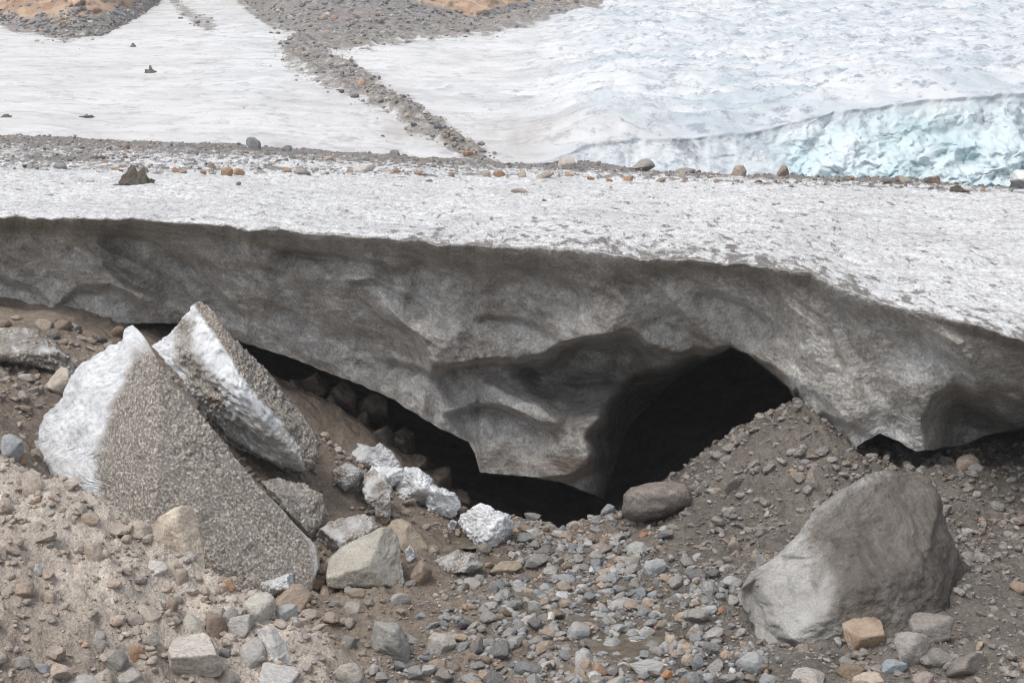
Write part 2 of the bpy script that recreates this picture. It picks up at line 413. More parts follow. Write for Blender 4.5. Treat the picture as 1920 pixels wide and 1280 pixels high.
def detail_h(x, y):
    dig = 0
    for a_, b_, c_, d_ in PW: dig = dig + .15 * np.exp(-(((x - a_) / c_) ** 2 + ((y - b_) / d_) ** 2) ** 1.3)
    n = 0.16 * fbm(x * 0.8, y * 0.8, 0, 3, 3) + 0.055 * fbm(x * 4, y * 4, 0, 9, 4, 0.6)
    lump = np.clip(0.45 - worley(x * 3.1 + noise(x*2, y*2), y * 3.1, 5), 0, 1) * 0.16
    yc = np.interp(x, crest[:, 0], crest[:, 1]); bank = sstep(.6, -.4, y - yc) * sstep(-.5, -1.5, x)
    clod = 0.07 * ridged(x * 2.2, y * 2.2, 0, 44, 4) * bank + 0.05 * np.abs(fbm(x * 7, y * 7, 0, 47, 3, .6)) * bank
    kk_ = sstep(4.2, 1.0, np.hypot(x - cone_c[0], y - cone_c[1] + 1)) * (y < 33)
    n = n + kk_ * (.09 * (ridged(x * 1.9, y * 1.9, 0, 144, 4) - 1) + .05 * np.abs(fbm(x * 6, y * 6, 0, 147, 3, .6)))
    return n * (1 - np.clip(dig * 5, 0, .7)) - dig + clod - .07 * bank + lump * sstep(-.2, .4, noise(x * .7, y * .7, 0, 40))
# non-uniform grid: fine where the camera looks, stretched outside
def axis(lo, hi, step, olo, ohi, no=26):
    a = np.arange(lo, hi, step)
    l = lo - (np.linspace(0, 1, no)[1:] ** 2.2) * (lo - olo); h = hi + (np.linspace(0, 1, no)[1:] ** 2.2) * (ohi - hi)
    return np.r_[l[::-1], a, h]
gx = axis(-9.5, 10.5, 0.034, -90, 90); gy = axis(15.5, 38.0, 0.045, -30, 60)
GX, GY = np.meshgrid(gx, gy)
GH = base_h(GX, GY) + detail_h(GX, GY)
def gh(x, y):
    x, y = A(x, float), A(y, float)
    i = np.clip(np.searchsorted(gx, x) - 1, 0, len(gx) - 2); j = np.clip(np.searchsorted(gy, y) - 1, 0, len(gy) - 2)
    fx = (x - gx[i]) / (gx[i + 1] - gx[i]); fy = (y - gy[j]) / (gy[j + 1] - gy[j])
    return (GH[j, i] * (1 - fx) + GH[j, i + 1] * fx) * (1 - fy) + (GH[j + 1, i] * (1 - fx) + GH[j + 1, i + 1] * fx) * fy
def hit(px, py, d0=15.0, d1=40.0):
    """distance at which the line of sight through a pixel meets the ground"""
    D = np.arange(d0, d1, 0.03); p = P(px, py, D)
    b = p[:, 2] < gh(p[:, 0], p[:, 1])
    return float(D[np.argmax(b)]) if b.any() else d1
gp = np.stack([GX, GY, GH], -1); gpx, gpy = proj(gp)
# actual colours of the deposits: pale dusty moraine at left, brown silt, grey grit at right
def lerp3(a, b, t): return A(a)[None] * (1 - t[..., None]) + A(b)[None] * t[..., None]
pale, brown, grey, dark = (0.66, 0.585, 0.505), (0.285, 0.235, 0.19), (0.20, 0.178, 0.155), (0.155, 0.135, 0.115)
gxn = GX.ravel(); gyn = GY.ravel()
n_ = fbm(gxn * .5, gyn * .5, 0, 21, 3)
yc_ = np.interp(gxn, crest[:, 0], crest[:, 1])
mound = sstep(0.6, -0.6, gyn - yc_ - 0.5)
paleness = np.clip(mound * (sstep(3.6, 0.4, np.abs(yc_ - gyn) + 0.7 * n_ + .25 * np.clip(gxn + 5, 0, 5)) * 0.9 + 0.2), 0, 1) * sstep(-1.0, -3.0, gxn)
col = lerp3(brown, grey, sstep(0.5, 3.0, gxn + n_))
col = col * (1 - paleness[:, None]) + A(pale)[None] * paleness[:, None]
ch = A(crest)
col *= (1 + 0.12 * n_)[:, None]
wetm = np.zeros(len(gxn))
for a_, b_, c_, d_ in PW: wetm = np.maximum(wetm, np.exp(-(((gxn - a_) / (c_ * 2.2)) ** 2 + ((gyn - b_) / (d_ * 2.2)) ** 2)))
wetm = np.maximum(wetm, .8 * np.exp(-linedist([(PW[5][0],PW[5][1],1),(PW[1][0],PW[1][1],1),(PW[0][0],PW[0][1],1),(PW[3][0],PW[3][1],1),(PW[2][0],PW[2][1],1),(PW[4][0],PW[4][1],1)], gxn, gyn)[0] ** 2 / .16))
col *= (1 - .4 * wetm)[:, None]
me = mesh_from('ground', gp.reshape(-1, 3), grid_faces(len(gy), len(gx))[:, ::-1], [M['ground']], {'tint': np.clip(col, 0.02, 0.9), 'wet': wetm})
link('ground', me, kind='structure')
# bedrock and till reaching the horizon beneath everything
ex = np.linspace(-1500, 1500, 41); ey = np.linspace(-300, 2500, 41); EX, EY = np.meshgrid(ex, ey)
EZ = -4.0 + np.clip((np.hypot(EX, EY) - 400) * 0.03, 0, 60) + 6 * noise(EX / 300, EY / 300) * sstep(300, 700, np.hypot(EX, EY))
link('terrain', mesh_from('terrain', np.stack([EX, EY, EZ], -1), grid_faces(41, 41)[:, ::-1], [M['ground']], {'tint': np.tile(A([grey]), (41 * 41, 1))}), kind='structure')

# ------------------------------------------------------------------ ice sheet: top surface, overhanging front, cave
Tc = curve([(-500,400),(0,409),(200,411),(280,413),(440,426),(520,433),(640,441),(800,452),(820,459),(960,463),(1100,469),(1200,486),(1300,489),(1430,499),(1520,516),(1600,549),(1700,581),(1800,603),(1920,641),(2100,690),(2420,770)])
Lc = curve([(-500,600),(0,598),(100,602),(180,612),(230,607),(330,605),(400,622),(455,642),(540,668),(600,693),(640,708),(680,722),(740,750),(800,789),(850,815),(878,828),(890,848),(900,886),(960,891),(1000,894),(1060,906),(1110,926),(1134,935),(1150,880),(1180,800),(1250,722),(1310,682),(1370,651),(1400,662),(1440,692),(1478,725),(1490,748),(1500,800),(1540,832),(1590,848),(1625,825),(1650,812),(1680,825),(1718,846),(1760,840),(1800,835),(1850,815),(1920,800),(2100,840),(2420,900)])
DTc = curve([(-500,35.5),(0,35),(500,34.2),(960,33),(1300,32),(1520,31),(1700,29.6),(1920,27.6),(2420,25)])
OVc = curve([(-500,1.6),(0,1.5),(300,1.8),(700,2.2),(1000,2.0),(1200,1.6),(1400,1.2),(1600,0.9),(1750,1.5),(1920,3.2),(2420,3.5)])
Fc_ = curve([(-500,240),(0,256),(240,266),(480,276),(700,291),(900,305),(1050,312),(1300,323),(1480,331),(1700,340),(1920,349),(2420,365)])
DFc = curve([(-500,95),(0,90),(900,78),(1480,64),(1920,60),(2420,58)])
cols = np.arange(-520, 2440, 3.0); nc = len(cols)
T = Tc(cols) + 5.5 * fbm(cols / 70, 3, 0, 4, 5, .62) * (0.6 + .8 * sstep(-.3, .4, noise(cols / 130, 5, 0, 8)))
L = Lc(cols) + 3.0 * noise(cols / 22, 1, 0, 7)
DT, DF, FY = DTc(cols), DFc(cols), Fc_(cols)
T0 = Tc(cols); T0 = np.convolve(np.pad(T0, 12, 'edge'), np.ones(25) / 25, 'valid')
kT, kF = kslope(T0), kslope(FY)
zT, zF = HC + kT * DT, HC + kF * DF
# rows over the top, from far to the rim
nr = 400
tt = np.linspace(1, 0, nr)[:, None]
D = 1 / ((1 - tt) / DT + tt / DF)
tD = (D - DT) / (DF - DT)
Z = zT + (zF - zT) * tD
X = (cols - 960) / F * D / (ca + ((640 - T) / F) * sa)
und = 0.22 * fbm(X / 5, D / 9, 0, 31, 3) * sstep(0.0, 0.12, tD)
mic = (0.028 * fbm(X / .35, D / .5, 0, 33, 3, .7) + 0.05 * ridged(X / 1.1, D / 1.0, 0, 36, 2)) * (0.35 + 0.65 * sstep(0, 0.01, tD))
ZT = Z + und + mic
ZT = ZT + (kslope(T) - kslope(T0)) * DT * np.exp(-np.clip(D - DT, 0, 99) / 0.25)
top = np.stack([X, D, ZT], -1)
tpx, tpy = proj(top)
# far edge turns down
back = np.stack([np.stack([X[0] * 1.02, D[0] + 2 + k, ZT[0] - 1.5 * k - .3], -1) for k in (3, 1.2)], 0)
back0 = back
# grit: band along the far edge, wide at left; a row of stones below
pxr = cols[None].repeat(nr, 0)
fy = tpy - FY[None]
band = np.interp(cols, [-500, 0, 500, 800, 1000, 1920, 2420], [46, 42, 30, 22, 12, 9, 8])[None]
dirt = np.clip(1.05 - fy / band, 0, 1) * 0.78
dirt = dirt + 0.35 * np.exp(-((fy - band * 1.25) / (band * .35)) ** 2) + 0.1 * sstep(90, 20, fy)
dirt = dirt + 0.27 * sstep(60, 0, T[None] - tpy) * sstep(200, 900, tpx) + 0.5 * sstep(5, 0, T[None] - tpy)
dirt = dirt + 0.22 * np.exp(-((tpx - 1350) / 500) ** 2) * sstep(20, 140, fy) + 0.17
dirt += 0.5 * np.exp(-((tpx - 120) / 110) ** 2 - ((tpy - 296) / 7) ** 2) + .5 * np.exp(-((tpx - 250) / 45) ** 2 - ((tpy - 343) / 6) ** 2)
# front face rows
nf = 230
s = np.linspace(0, 1, nf + 1)[1:, None]
PYf = T + (L - T) * s; PXf = cols[None].repeat(nf, 0)
DT_ = D[-1][None]
ov = OVc(cols)[None]
Df = DT_ + ov * (0.14 * sstep(0, 0.12, s) + 0.86 * s ** 1.05)
wx = PXf + 35 * noise(PXf / 190, PYf / 150, 0, 50); wy = PYf + 30 * noise(PXf / 170, PYf / 130, 5, 51)
ang = np.radians(np.interp(cols, [0, 600, 1200, 1700], [20, 28, 40, 52]))[None]
ang = np.radians(38)
a_ = (wx * np.cos(ang) + wy * np.sin(ang)); b_ = (-wx * np.sin(ang) + wy * np.cos(ang))
w1 = worley(a_ / 270, b_ / 150, 12, 0.02); w2 = worley(a_ / 105 + 7, b_ / 52, 15, 0.05); w3 = worley(wx / 30, wy / 24, 18, 0.05)
win = sstep(0.0, 0.18, s)
sc = 1.25 * (0.5 - w1 ** 1.8) + 0.3 * (0.5 - w2 ** 1.5) + 0.05 * (0.4 - w3)
sc = sc + 0.30 * fbm(a_ / 260, b_ / 90, 0, 54, 3)
# long flutes on the right pillar
fl = np.exp(-((PXf - 1560 - (PYf - 650) * 0.55) / 190) ** 2)
flu = np.abs(np.sin((PXf * 0.87 - PYf * 0.5 + 14 * noise(PXf / 60, PYf / 60, 0, 58)) / 34.0))
sc = sc * (1 - 0.55 * fl) + fl * 0.28 * (0.5 - flu)
Df = Df + sc * win
Df += 0.022 * fbm(PXf / 9, PYf / 9, 0, 60, 3, .7) + 0.03 * sstep(.05, 0, s) * noise(PXf / 6, PYf / 6, 0, 63)
Q1 = [(955,700),(985,672),(1040,648),(1090,630),(1165,619),(1205,634),(1238,658),(1300,652),(1372,652),(1442,692),(1492,748),(1492,1010),(1130,1010),(1118,900),(1150,850),(1120,800),(1060,800),(1010,765)]
Q3 = [(1735,830),(1728,790),(1745,745),(1790,706),(1860,722),(1935,762),(2100,800),(2100,900),(1745,890)]
Q4 = [(820,775),(870,758),(960,765),(1020,800),(1060,850),(1000,868),(900,850)]
wq = 9 * noise(PXf / 40, PYf / 40, 0, 70)
d1, d3 = sdf(Q1, PXf, PYf) + wq, sdf(Q3, PXf, PYf) + wq
Q2 = [(1374,655),(1330,662),(1290,676),(1240,694),(1190,704),(1150,732),(1122,770),(1106,815),(1108,860),(1120,900),(1120,1010),(1505,1010),(1500,745),(1442,690)]
Q5 = [(902,893),(960,897),(1010,893),(1060,890),(1105,872),(1150,850),(1200,1000),(902,1000)]
d2, d5 = sdf(Q2, PXf, PYf) + 1.5 * wq, sdf(Q5, PXf, PYf) + .5 * wq
soft = sstep(655, 715, PYf) * sstep(1330, 1250, PXf)
Df += 3.0 * sstep(-3 - 45 * soft, 36 + 95 * soft, d1) + 0.022 * np.clip(d1, 0, 200) + 3.0 * sstep(-10, 50, d2) + 0.06 * np.clip(d2, 0, 300) + 1.4 * sstep(0, 22, d5)
Df += 1.2 * sstep(-6, 60, d3) + 0.012 * np.clip(d3, 0, 200)
# single scoops: (upper edge of the scoop, which side of it, depth in metres, reach in pixels)
def scoop(pts, side, amp, w, on=17):
    p = A(pts, float); x, y = PXf + .8 * wq, PYf + .8 * wq
    best = np.full(x.shape, 1e9); sg = np.zeros(x.shape); al = np.zeros(x.shape); n = len(p) - 1
    for k in range(n):
        a, e = p[k], p[k + 1] - p[k]; t = np.clip(((x - a[0]) * e[0] + (y - a[1]) * e[1]) / (e @ e), 0, 1)
        qx, qy = x - a[0] - e[0] * t, y - a[1] - e[1] * t; dd = np.hypot(qx, qy); m = dd < best
        best = np.where(m, dd, best); sg = np.where(m, np.sign(e[0] * qy - e[1] * qx), sg); al = np.where(m, (k + t) / n, al)
    d = best * sg * side
    return amp * np.where(d > 0, sstep(-1, on, d) * np.exp(-(d / w) ** 1.3), 0) * sstep(0, .2, al) * sstep(1, .8, al)
SC = [([(100,440),(130,480),(190,500),(240,545),(295,565),(325,606)], -1, .45, 70), ([(90,575),(130,548),(170,532),(205,530),(250,552),(300,590)], 1, .45, 45),
 ([(-40,505),(20,520),(70,540),(104,572)], 1, .4, 50), ([(180,440),(230,430),(280,436),(330,470),(380,500)], 1, .5, 60), ([(310,430),(350,470),(385,515),(430,560),(480,600)], 1, .5, 55),
 ([(500,455),(560,462),(640,468),(720,488),(780,525)], 1, .55, 60), ([(500,560),(540,575),(580,600),(590,640)], 1, .35, 40), ([(700,440),(760,458),(810,490),(850,530)], 1, .45, 50),
 ([(640,520),(700,520),(770,548),(830,590)], 1, .4, 60), ([(720,670),(770,678),(820,700),(860,690)], 1, .5, 40), ([(800,705),(850,680),(905,672),(960,670),(1000,688),(1060,745)], 1, 1.5, 75),
 ([(825,785),(860,762),(910,752),(965,765),(1020,795),(1065,832)], 1, 1.0, 55), ([(900,500),(960,490),(1030,505),(1090,540),(1120,590)], 1, .45, 60), ([(860,600),(930,585),(1000,600),(1060,640)], 1, .35, 45),
 ([(1110,520),(1160,510),(1230,530),(1280,580),(1310,620)], 1, .4, 60), ([(1290,540),(1350,545),(1400,560),(1450,600),(1470,640)], 1, .55, 55), ([(1180,600),(1240,595),(1300,615),(1350,645)], 1, .3, 35),
 ([(1440,520),(1480,575),(1545,620),(1580,700),(1645,780)], -1, .3, 80),
 ([(1500,790),(1540,770),(1590,790),(1640,815)], 1, .3, 35), ([(1700,600),(1760,650),(1840,700),(1930,735)], 1, .35, 50)]
for pts, side, amp, w in SC: Df = Df + scoop(pts, side, amp, w) * win
face = P(PXf, PYf, Df)
# cave walls behind the lip
ni = 60
r = np.linspace(0, 1, ni + 1)[1:, None]
PYi = L + (1090 - L) * r ** 1.5
deep = np.interp(cols, [-500, 230, 330, 460, 560, 900, 1140, 1480, 1520, 1900, 2400], [5, 5, 8, 9, 14, 18, 26, 26, 10, 7, 7])[None]
Di = Df[-1][None] + deep * (1 - np.exp(-r * 9)) + 0.35 * fbm(PXf[:ni] / 60, PYi / 60, 2, 80, 3) * sstep(0, .2, r)
inner = P(PXf[:ni], PYi, Di)
# floor of the cave mesh runs away below ground so that no light leaks in
tail = np.stack([inner[-1] + A([0, 0, -3.0])], 0)
ALL = np.concatenate([back0, top, face, inner, tail], 0)
R = ALL.shape[0]
n_top = 2 + nr
dirtA = np.zeros((R, nc)); dirtA[:2] = 1; dirtA[2:n_top] = dirt
rim = np.zeros((R, nc)); sv = s
rim[n_top:n_top + nf] = (0.12 * sstep(0.16, 0.0, s) + 0.25 * sstep(.5, .0, s)) * (0.6 + 0.5 * noise(PXf / 40, PYf / 25, 0, 90))
rim = np.clip(rim, 0, 0.85)
layer = np.zeros((R, nc)); layer[n_top:n_top + nf] = np.maximum(.95 * np.exp(-((PXf - 1080) / 65) ** 4 - ((PYf - 872) / 17) ** 4), .35 * np.exp(-((PYf - 700 - (PXf - 900) * .1) / 9) ** 2) * sstep(700, 900, PXf) * sstep(1100, 980, PXf))
mi = np.zeros((R - 1, nc - 1), int); mi[n_top - 1:] = 1
me = mesh_from('ice_sheet', ALL.reshape(-1, 3), grid_faces(R, nc), [M['plateau'], M['face']],
               {'dirt': dirtA.ravel(), 'rimdirt': rim.ravel(), 'layer': layer.ravel()}, matidx=mi.ravel())
link('ice_sheet', me, kind='structure')
def plateau_hit(px, py):
    """point of the ice top seen at a pixel"""
    c = int(np.clip((px - cols[0]) / 3.0, 0, nc - 1)); k = int(np.argmin(np.abs(tpy[:, c] - py)))
    p = top[k, c]; return float(p[1]), float(p[2])

# ------------------------------------------------------------------ far glacier with its blue front
FRp = curve([(-700,262),(0,262),(240,272),(480,283),(700,298),(850,308),(960,314),(1000,312),(1040,300),(1100,278),(1200,264),(1300,262),(1400,256),(1480,234),(1560,214),(1640,204),(1700,196),(1800,187),(1860,182),(1920,178),(2100,170),(2600,160)])
FRd = curve([(-700,101),(0,100),(900,100),(1480,108),(1920,114),(2600,118)])
gc = np.arange(-700, 2620, 3.2); ng = len(gc)
pf = FRp(gc) + 5 * noise(gc / 130, 0, 0, 101) + 1.5 * noise(gc / 45, 0, 0, 102) * sstep(1040, 1200, gc); Dff = FRd(gc)
pf0 = pf.copy(); pf0 = np.convolve(np.pad(pf0, 12, 'edge'), np.ones(25) / 25, 'valid')
zf = HC + kslope(pf0) * Dff; zt = HC + float(kslope(0)) * 220
mgl = (zt - zf) / (220 - Dff)
def gl_D(px, py):
    zf_ = HC + kslope(FRp(px)) * FRd(px); m = (zt - zf_) / (220 - FRd(px)); k = kslope(py)
    return (zf_ - m * FRd(px) - HC) / (k - m)
ns = 300
pyr = np.concatenate([np.linspace(1, 0, ns - 60), np.linspace(-0.02, -1.0, 60)])[:, None]
PYg = np.where(pyr >= 0, pf * pyr, 60 * pyr)
kk = kslope(PYg); Dg = np.clip((zf - mgl * Dff - HC) / (kk - mgl), Dff, 420)
Xg = (gc - 960) / F * Dg; Zg = zf + mgl * (Dg - Dff)
rgh = sstep(900, 1200, gc)[None] * np.ones_like(Dg) + 0.25 * sstep(250, 500, gc)[None] * sstep(1200, 900, gc)[None]
rgh = np.clip(rgh, 0, 1)
yw = Dg + 0.10 * Xg
r1 = ridged(Xg / 15 + .5 * noise(Xg / 9, yw / 9), yw / 4.8, 0, 110, 4); r2 = ridged(Xg / 4.5, yw / 1.6, 0, 114, 2)
rel = rgh * (0.75 * r1 + 0.45 * r2) + (1 - rgh) * (0.18 * fbm(Xg / 14, yw / 5, 0, 118, 3) + 0.05 * ridged(Xg / 9, yw / 1.8, 0, 119, 2))
mor_line = [(1190,8,8),(1100,18,12),(1000,38,16),(880,58,18),(720,72,18),(620,86,22),(560,100,30),(590,122,32),(650,150,26),(700,180,22),(760,214,20),(810,246,18),(850,275,15),(890,298,13),(930,320,12)]
gpx_, gpy_ = np.broadcast_arrays(gc[None], PYg)
ld, lw = linedist(mor_line, gpx_ + 12 * fbm(gpx_ / 50, gpy_ / 25, 0, 126, 3), gpy_ + 6 * fbm(gpx_ / 40, gpy_ / 20, 0, 127, 3))
mor = np.exp(-0.42 * (ld / (lw * .85 + 5 * noise(gpx_ / 25, gpy_ / 12, 0, 120))) ** 2)
rel = rel + sstep(.4, .9, mor) * (0.25 + 0.5 * fbm(Xg / 3, Dg / 3, 0, 124, 3))
sp_l, sp_w = linedist([(330,-5,10),(352,22,14),(385,42,22),(405,52,20)], gpx_, gpy_)
mor = np.maximum(mor, 0.62 * sstep(1.3, 0.3, sp_l / sp_w))
for bc_, in ((curve([(-700,60),(-200,40),(0,40),(40,58),(80,64),(130,76),(200,66),(250,42),(290,16),(320,-10),(380,-80)]),), (curve([(380,-90),(440,-8),(480,30),(510,52),(560,66),(640,72),(760,74),(860,60),(930,44),(1000,24),(1080,16),(1170,4),(1240,-60)]),)):
    mor = np.maximum(mor, .75 * np.exp(-np.clip(gpy_ - bc_(gpx_), 0, 99) / 9))
gdirt = 0.75 * np.exp(-((gpx_ - 985) / 75) ** 2 - ((gpy_ - 262) / 42) ** 2) + 0.45 * np.exp(-(ld / 45) ** 2) * sstep(90, 200, gpy_)
gdirt += 0.55 * np.exp(-((gpx_ - 720) / 130) ** 2 - ((gpy_ - 262) / 28) ** 2) + .35 * np.exp(-((gpx_ - 1150) / 110) ** 2 - ((gpy_ - 260) / 26) ** 2) + 0.25 * np.exp(-((gpx_ - 560) / 180) ** 2 - ((gpy_ - 195) / 20) ** 2)
surf = np.stack([Xg, Dg, Zg + rel * sstep(-1, 4, Dg - Dff)], -1)
# front cliff rows, bottom to top
ncf = 110
q = np.linspace(0, 1, ncf + 1)[:-1, None]          # 0 bottom, 1 top
pb = np.maximum(FRp(gc), 0) * 0 + 372.0
PYc = pb + (pf - pb) * q; PXc = gc[None].repeat(ncf, 0)
Dtop = surf[0, :, 1][None]
bl = sstep(1440, 1500, PXc + 10 * noise(PXc / 20, PYc / 20, 0, 130))
lean = np.interp(gc, [-700, 950, 1050, 1300, 1480, 1700, 2600], [6, 5, 5.5, 5.5, 4, 6, 9])[None]
Dc = Dtop - lean * (1 - q) ** 1.2
ch_ = (0.9 * ridged(PXc / 75 + .6 * noise(PXc / 50, PYc / 60), PYc / 70, 0, 132, 4) - 0.9)
w_ = worley((PXc + PYc * .7) / 95, (PYc - PXc * .25) / 62, 134, 0.03)
sl_ = 2.0 * ridged((PXc - PYc * .8) / 85, (PYc + .45 * PXc) / 46, 0, 137, 4) * sstep(.75, .2, q)
Dc = Dc - sstep(1020, 1080, PXc) * ((0.25 + 0.2 * bl) * ch_ * sstep(1.0, .7, q) + bl * (1.7 * (w_ - .4) + .6 * sl_) * sstep(1.0, .7, q)) - 0.09 * fbm(PXc / 12, PYc / 14, 0, 139, 4, .6)
cliff = P(PXc, PYc, Dc)
am_ = sstep(1000, 1150, PXc) * sstep(0, .1, q) * sstep(1, .9, q) * (.5 + bl)
cx_, cz_ = cliff[..., 0].copy(), cliff[..., 2].copy()
cliff[..., 0] += am_ * (.24 * fbm(cx_ / 2.6, cz_ / 1.1, 0, 151, 3) + .12 * fbm(cx_ / .5, cz_ / .4, 0, 158, 3))
cliff[..., 2] += am_ * (.16 * fbm(cx_ / 1.7, cz_ / 1.3, 3, 155, 3) + .1 * fbm(cx_ / .5, cz_ / .4, 4, 159, 3))
cliff[-1] = cliff[-1] * .5 + surf[0] * .5
GV = np.concatenate([cliff, surf], 0); rg_ = GV.shape[0]
blue = np.zeros((rg_, ng)); blue[:ncf] = np.clip(bl + 0.22 * sstep(1050, 1120, PXc), 0, 1) * sstep(1.05, 0.8, q + .16 * noise(PXc / 25, PYc / 30, 0, 3))
stain = np.zeros((rg_, ng)); stain[:ncf] = sstep(.42, .95, q) * sstep(1040, 1100, PXc) * sstep(-.05, .3, noise(PXc / 55, PYc / 300, 0, 141)) + 0.1 * (1 - bl) * sstep(1040, 1080, PXc)
rr = np.zeros((rg_, ng)); rr[:ncf] = sstep(980, 1040, PXc); rr[ncf:] = rgh
dd = np.zeros((rg_, ng)); dd[ncf:] = gdirt; dd[:ncf] = .3 * (1 - bl) * sstep(1300, 1000, PXc)
mo = np.zeros((rg_, ng)); mo[ncf:] = mor
me = mesh_from('glacier', GV.reshape(-1, 3), grid_faces(rg_, ng)[:, ::-1], [M['glacier']],
               {'dirt': dd.ravel(), 'blue': blue.ravel(), 'stain': np.clip(stain, 0, 1).ravel(), 'rough': rr.ravel(), 'moraine': mo.ravel()})
link('glacier', me, kind='structure')

# hills behind
def hill(name, basec, c0, c1, ocf, seed):
    cc = np.arange(c0, c1, 3.0); rows = np.linspace(0, 1, 90)[:, None]
    B = basec(cc) + 5 * noise(cc / 25, 0, 0, seed) + 2 * noise(cc / 7, 0, 0, seed + 1)
    topy = -230.0
    PY = (B + 6) + (topy - B) * rows; PX = cc[None].repeat(90, 0)
    B0 = np.convolve(np.pad(basec(cc), 10, 'edge'), np.ones(21) / 21, 'valid'); Db = gl_D(cc, B0)[None]
    oc = ocf(PX, PY)
    Dh = Db - 0.8 + (B0 - PY) * 0.20 + sstep(0, .15, rows) * (1.3 * fbm(PX / 110, PY / 70, 0, seed + 3, 4) + oc * 2.2 * (ridged((PX + PY) / 90, (PY - .5 * PX) / 50, 0, seed + 4, 4) - 1)) + 0.22 * fbm(PX / 8, PY / 5, 0, seed + 5, 3, .7)
    Vh = P(PX, PY, Dh)
    me = mesh_from(name, Vh.reshape(-1, 3), grid_faces(90, len(cc))[:, ::-1], [M['hill']], {'outcrop': oc.ravel()})
    link(name, me, kind='structure'); HILLV.append((Vh[:, :, :], oc, PX, PY))
HILLV = []
hill('hill', curve([(-700,60),(-200,40),(0,34),(40,52),(80,60),(130,72),(200,62),(250,38),(290,12),(320,-10),(380,-60)]), -700, 380,
     lambda x, y: sstep(-8, 8, curve([(-700,20),(0,22),(60,36),(130,30),(200,22),(260,0),(330,-30)])(x) - y + 12 * noise(x / 18, y / 18, 0, 5)) * (1 - .8 * sstep(.1, .5, noise(x / 30, y / 25, 0, 9))), 200)
hill('scree_hill', curve([(400,-60),(440,-8),(480,28),(510,50),(560,64),(640,70),(760,72),(860,58),(930,42),(1000,22),(1080,14),(1170,2),(1240,-40)]), 405, 1235,
     lambda x, y: sstep(-4, 4, curve([(400,-200),(640,-60),(740,-8),(800,6),(850,18),(890,32),(930,14),(990,2),(1060,-20),(1200,-60)])(x) - y + 6 * noise(x / 14, y / 14, 0, 15)), 220)

# ------------------------------------------------------------------ rocks
def rock_shape(sub, seed, sharp=16.0, k=13, rough=0.05, nz=2.2):
    if sharp > 11: k = 14
    if sharp > 60: k = 15
    rs = np.random.RandomState(seed); v, f = ICO[sub]
    n = rs.normal(size=(k, 3)); n /= np.linalg.norm(n, axis=1)[:, None]
    d = rs.uniform(0.62, 1.0, k)
    dots = v @ n.T; rr = np.where(dots > 0.08, d / np.maximum(dots, 0.08), 9.0)
    rr = np.concatenate([rr, np.full((len(v), 1), 1.15 if sharp < 11 else 1.35)], 1)
    rad = -np.log(np.exp(-sharp * rr).sum(1)) / sharp
    p = v * rad[:, None]
    p = p * (1 + rough * fbm(v[:, 0] * nz + seed, v[:, 1] * nz, v[:, 2] * nz, seed % 97, 4, .6))[:, None]
    p -= (p.max(0) + p.min(0)) / 2
    return p / ((p.max(0) - p.min(0)) / 2)
ROCKV = {}
def rock_me(sub, seed, sharp=16.0, rough=.05):
    k = (sub, seed, sharp)
    if k not in ROCKV:
        ROCKV[k] = mesh_from('rock_shape', rock_shape(sub, seed, sharp, rough=rough), ICO[sub][1], [M['rock']], smooth=sub >= 4)
    return ROCKV[k]
GREY, BLUE, TAN, ORANGE, WHITE, DARK, BROWN = (.27,.265,.25), (.22,.24,.255), (.38,.32,.26), (.36,.215,.125), (.55,.53,.5), (.12,.12,.12), (.24,.18,.135)
PALE = (.46, .425, .38)
BOX = []
def rot3(rs, amt=1.0):
    return mathutils.Euler((rs.uniform(-.4, .4) * amt, rs.uniform(-.25, .25) * amt, rs.uniform(0, 6.28))).to_matrix()
def rock(name, label, cat, x0, y0, x1, y1, color, seed, group=None, D=None, sub=4, sharp=14., tilt=0.0, dpt=1.0, sink=0.12, on='ground'):
    """one stone filling the pixel box x0..x1, y0..y1, standing where the ground is seen at its foot"""
    cx = (x0 + x1) / 2
    if on == 'ice':
        Dg_, z_ = plateau_hit(cx, y1)
    else:
        Dg_ = D if D else hit(cx, y1 - (y1 - y0) * 0.08)
    w = (x1 - x0) / F * Dg_; h = (y1 - y0) / F * Dg_ * (1 + sink)
    dp = (w * 0.55 + h * 0.45) * dpt
    Dm = Dg_ + (dp * 0.32 if on != 'ice' else 0)
    c = P(cx, (y0 + y1) / 2 + (y1 - y0) * sink * 0.5, Dm)
    o = link(name, rock_me(sub, seed, sharp), label=label, category=cat, group=group)
    o.location = c; o.scale = (w / 2, dp / 2, h / 2); o.rotation_euler = (0, tilt, 0)
    o.color = (*color, 1)
    BOX.append((x0 - 3, y0, x1 + 3, y1))
    return o

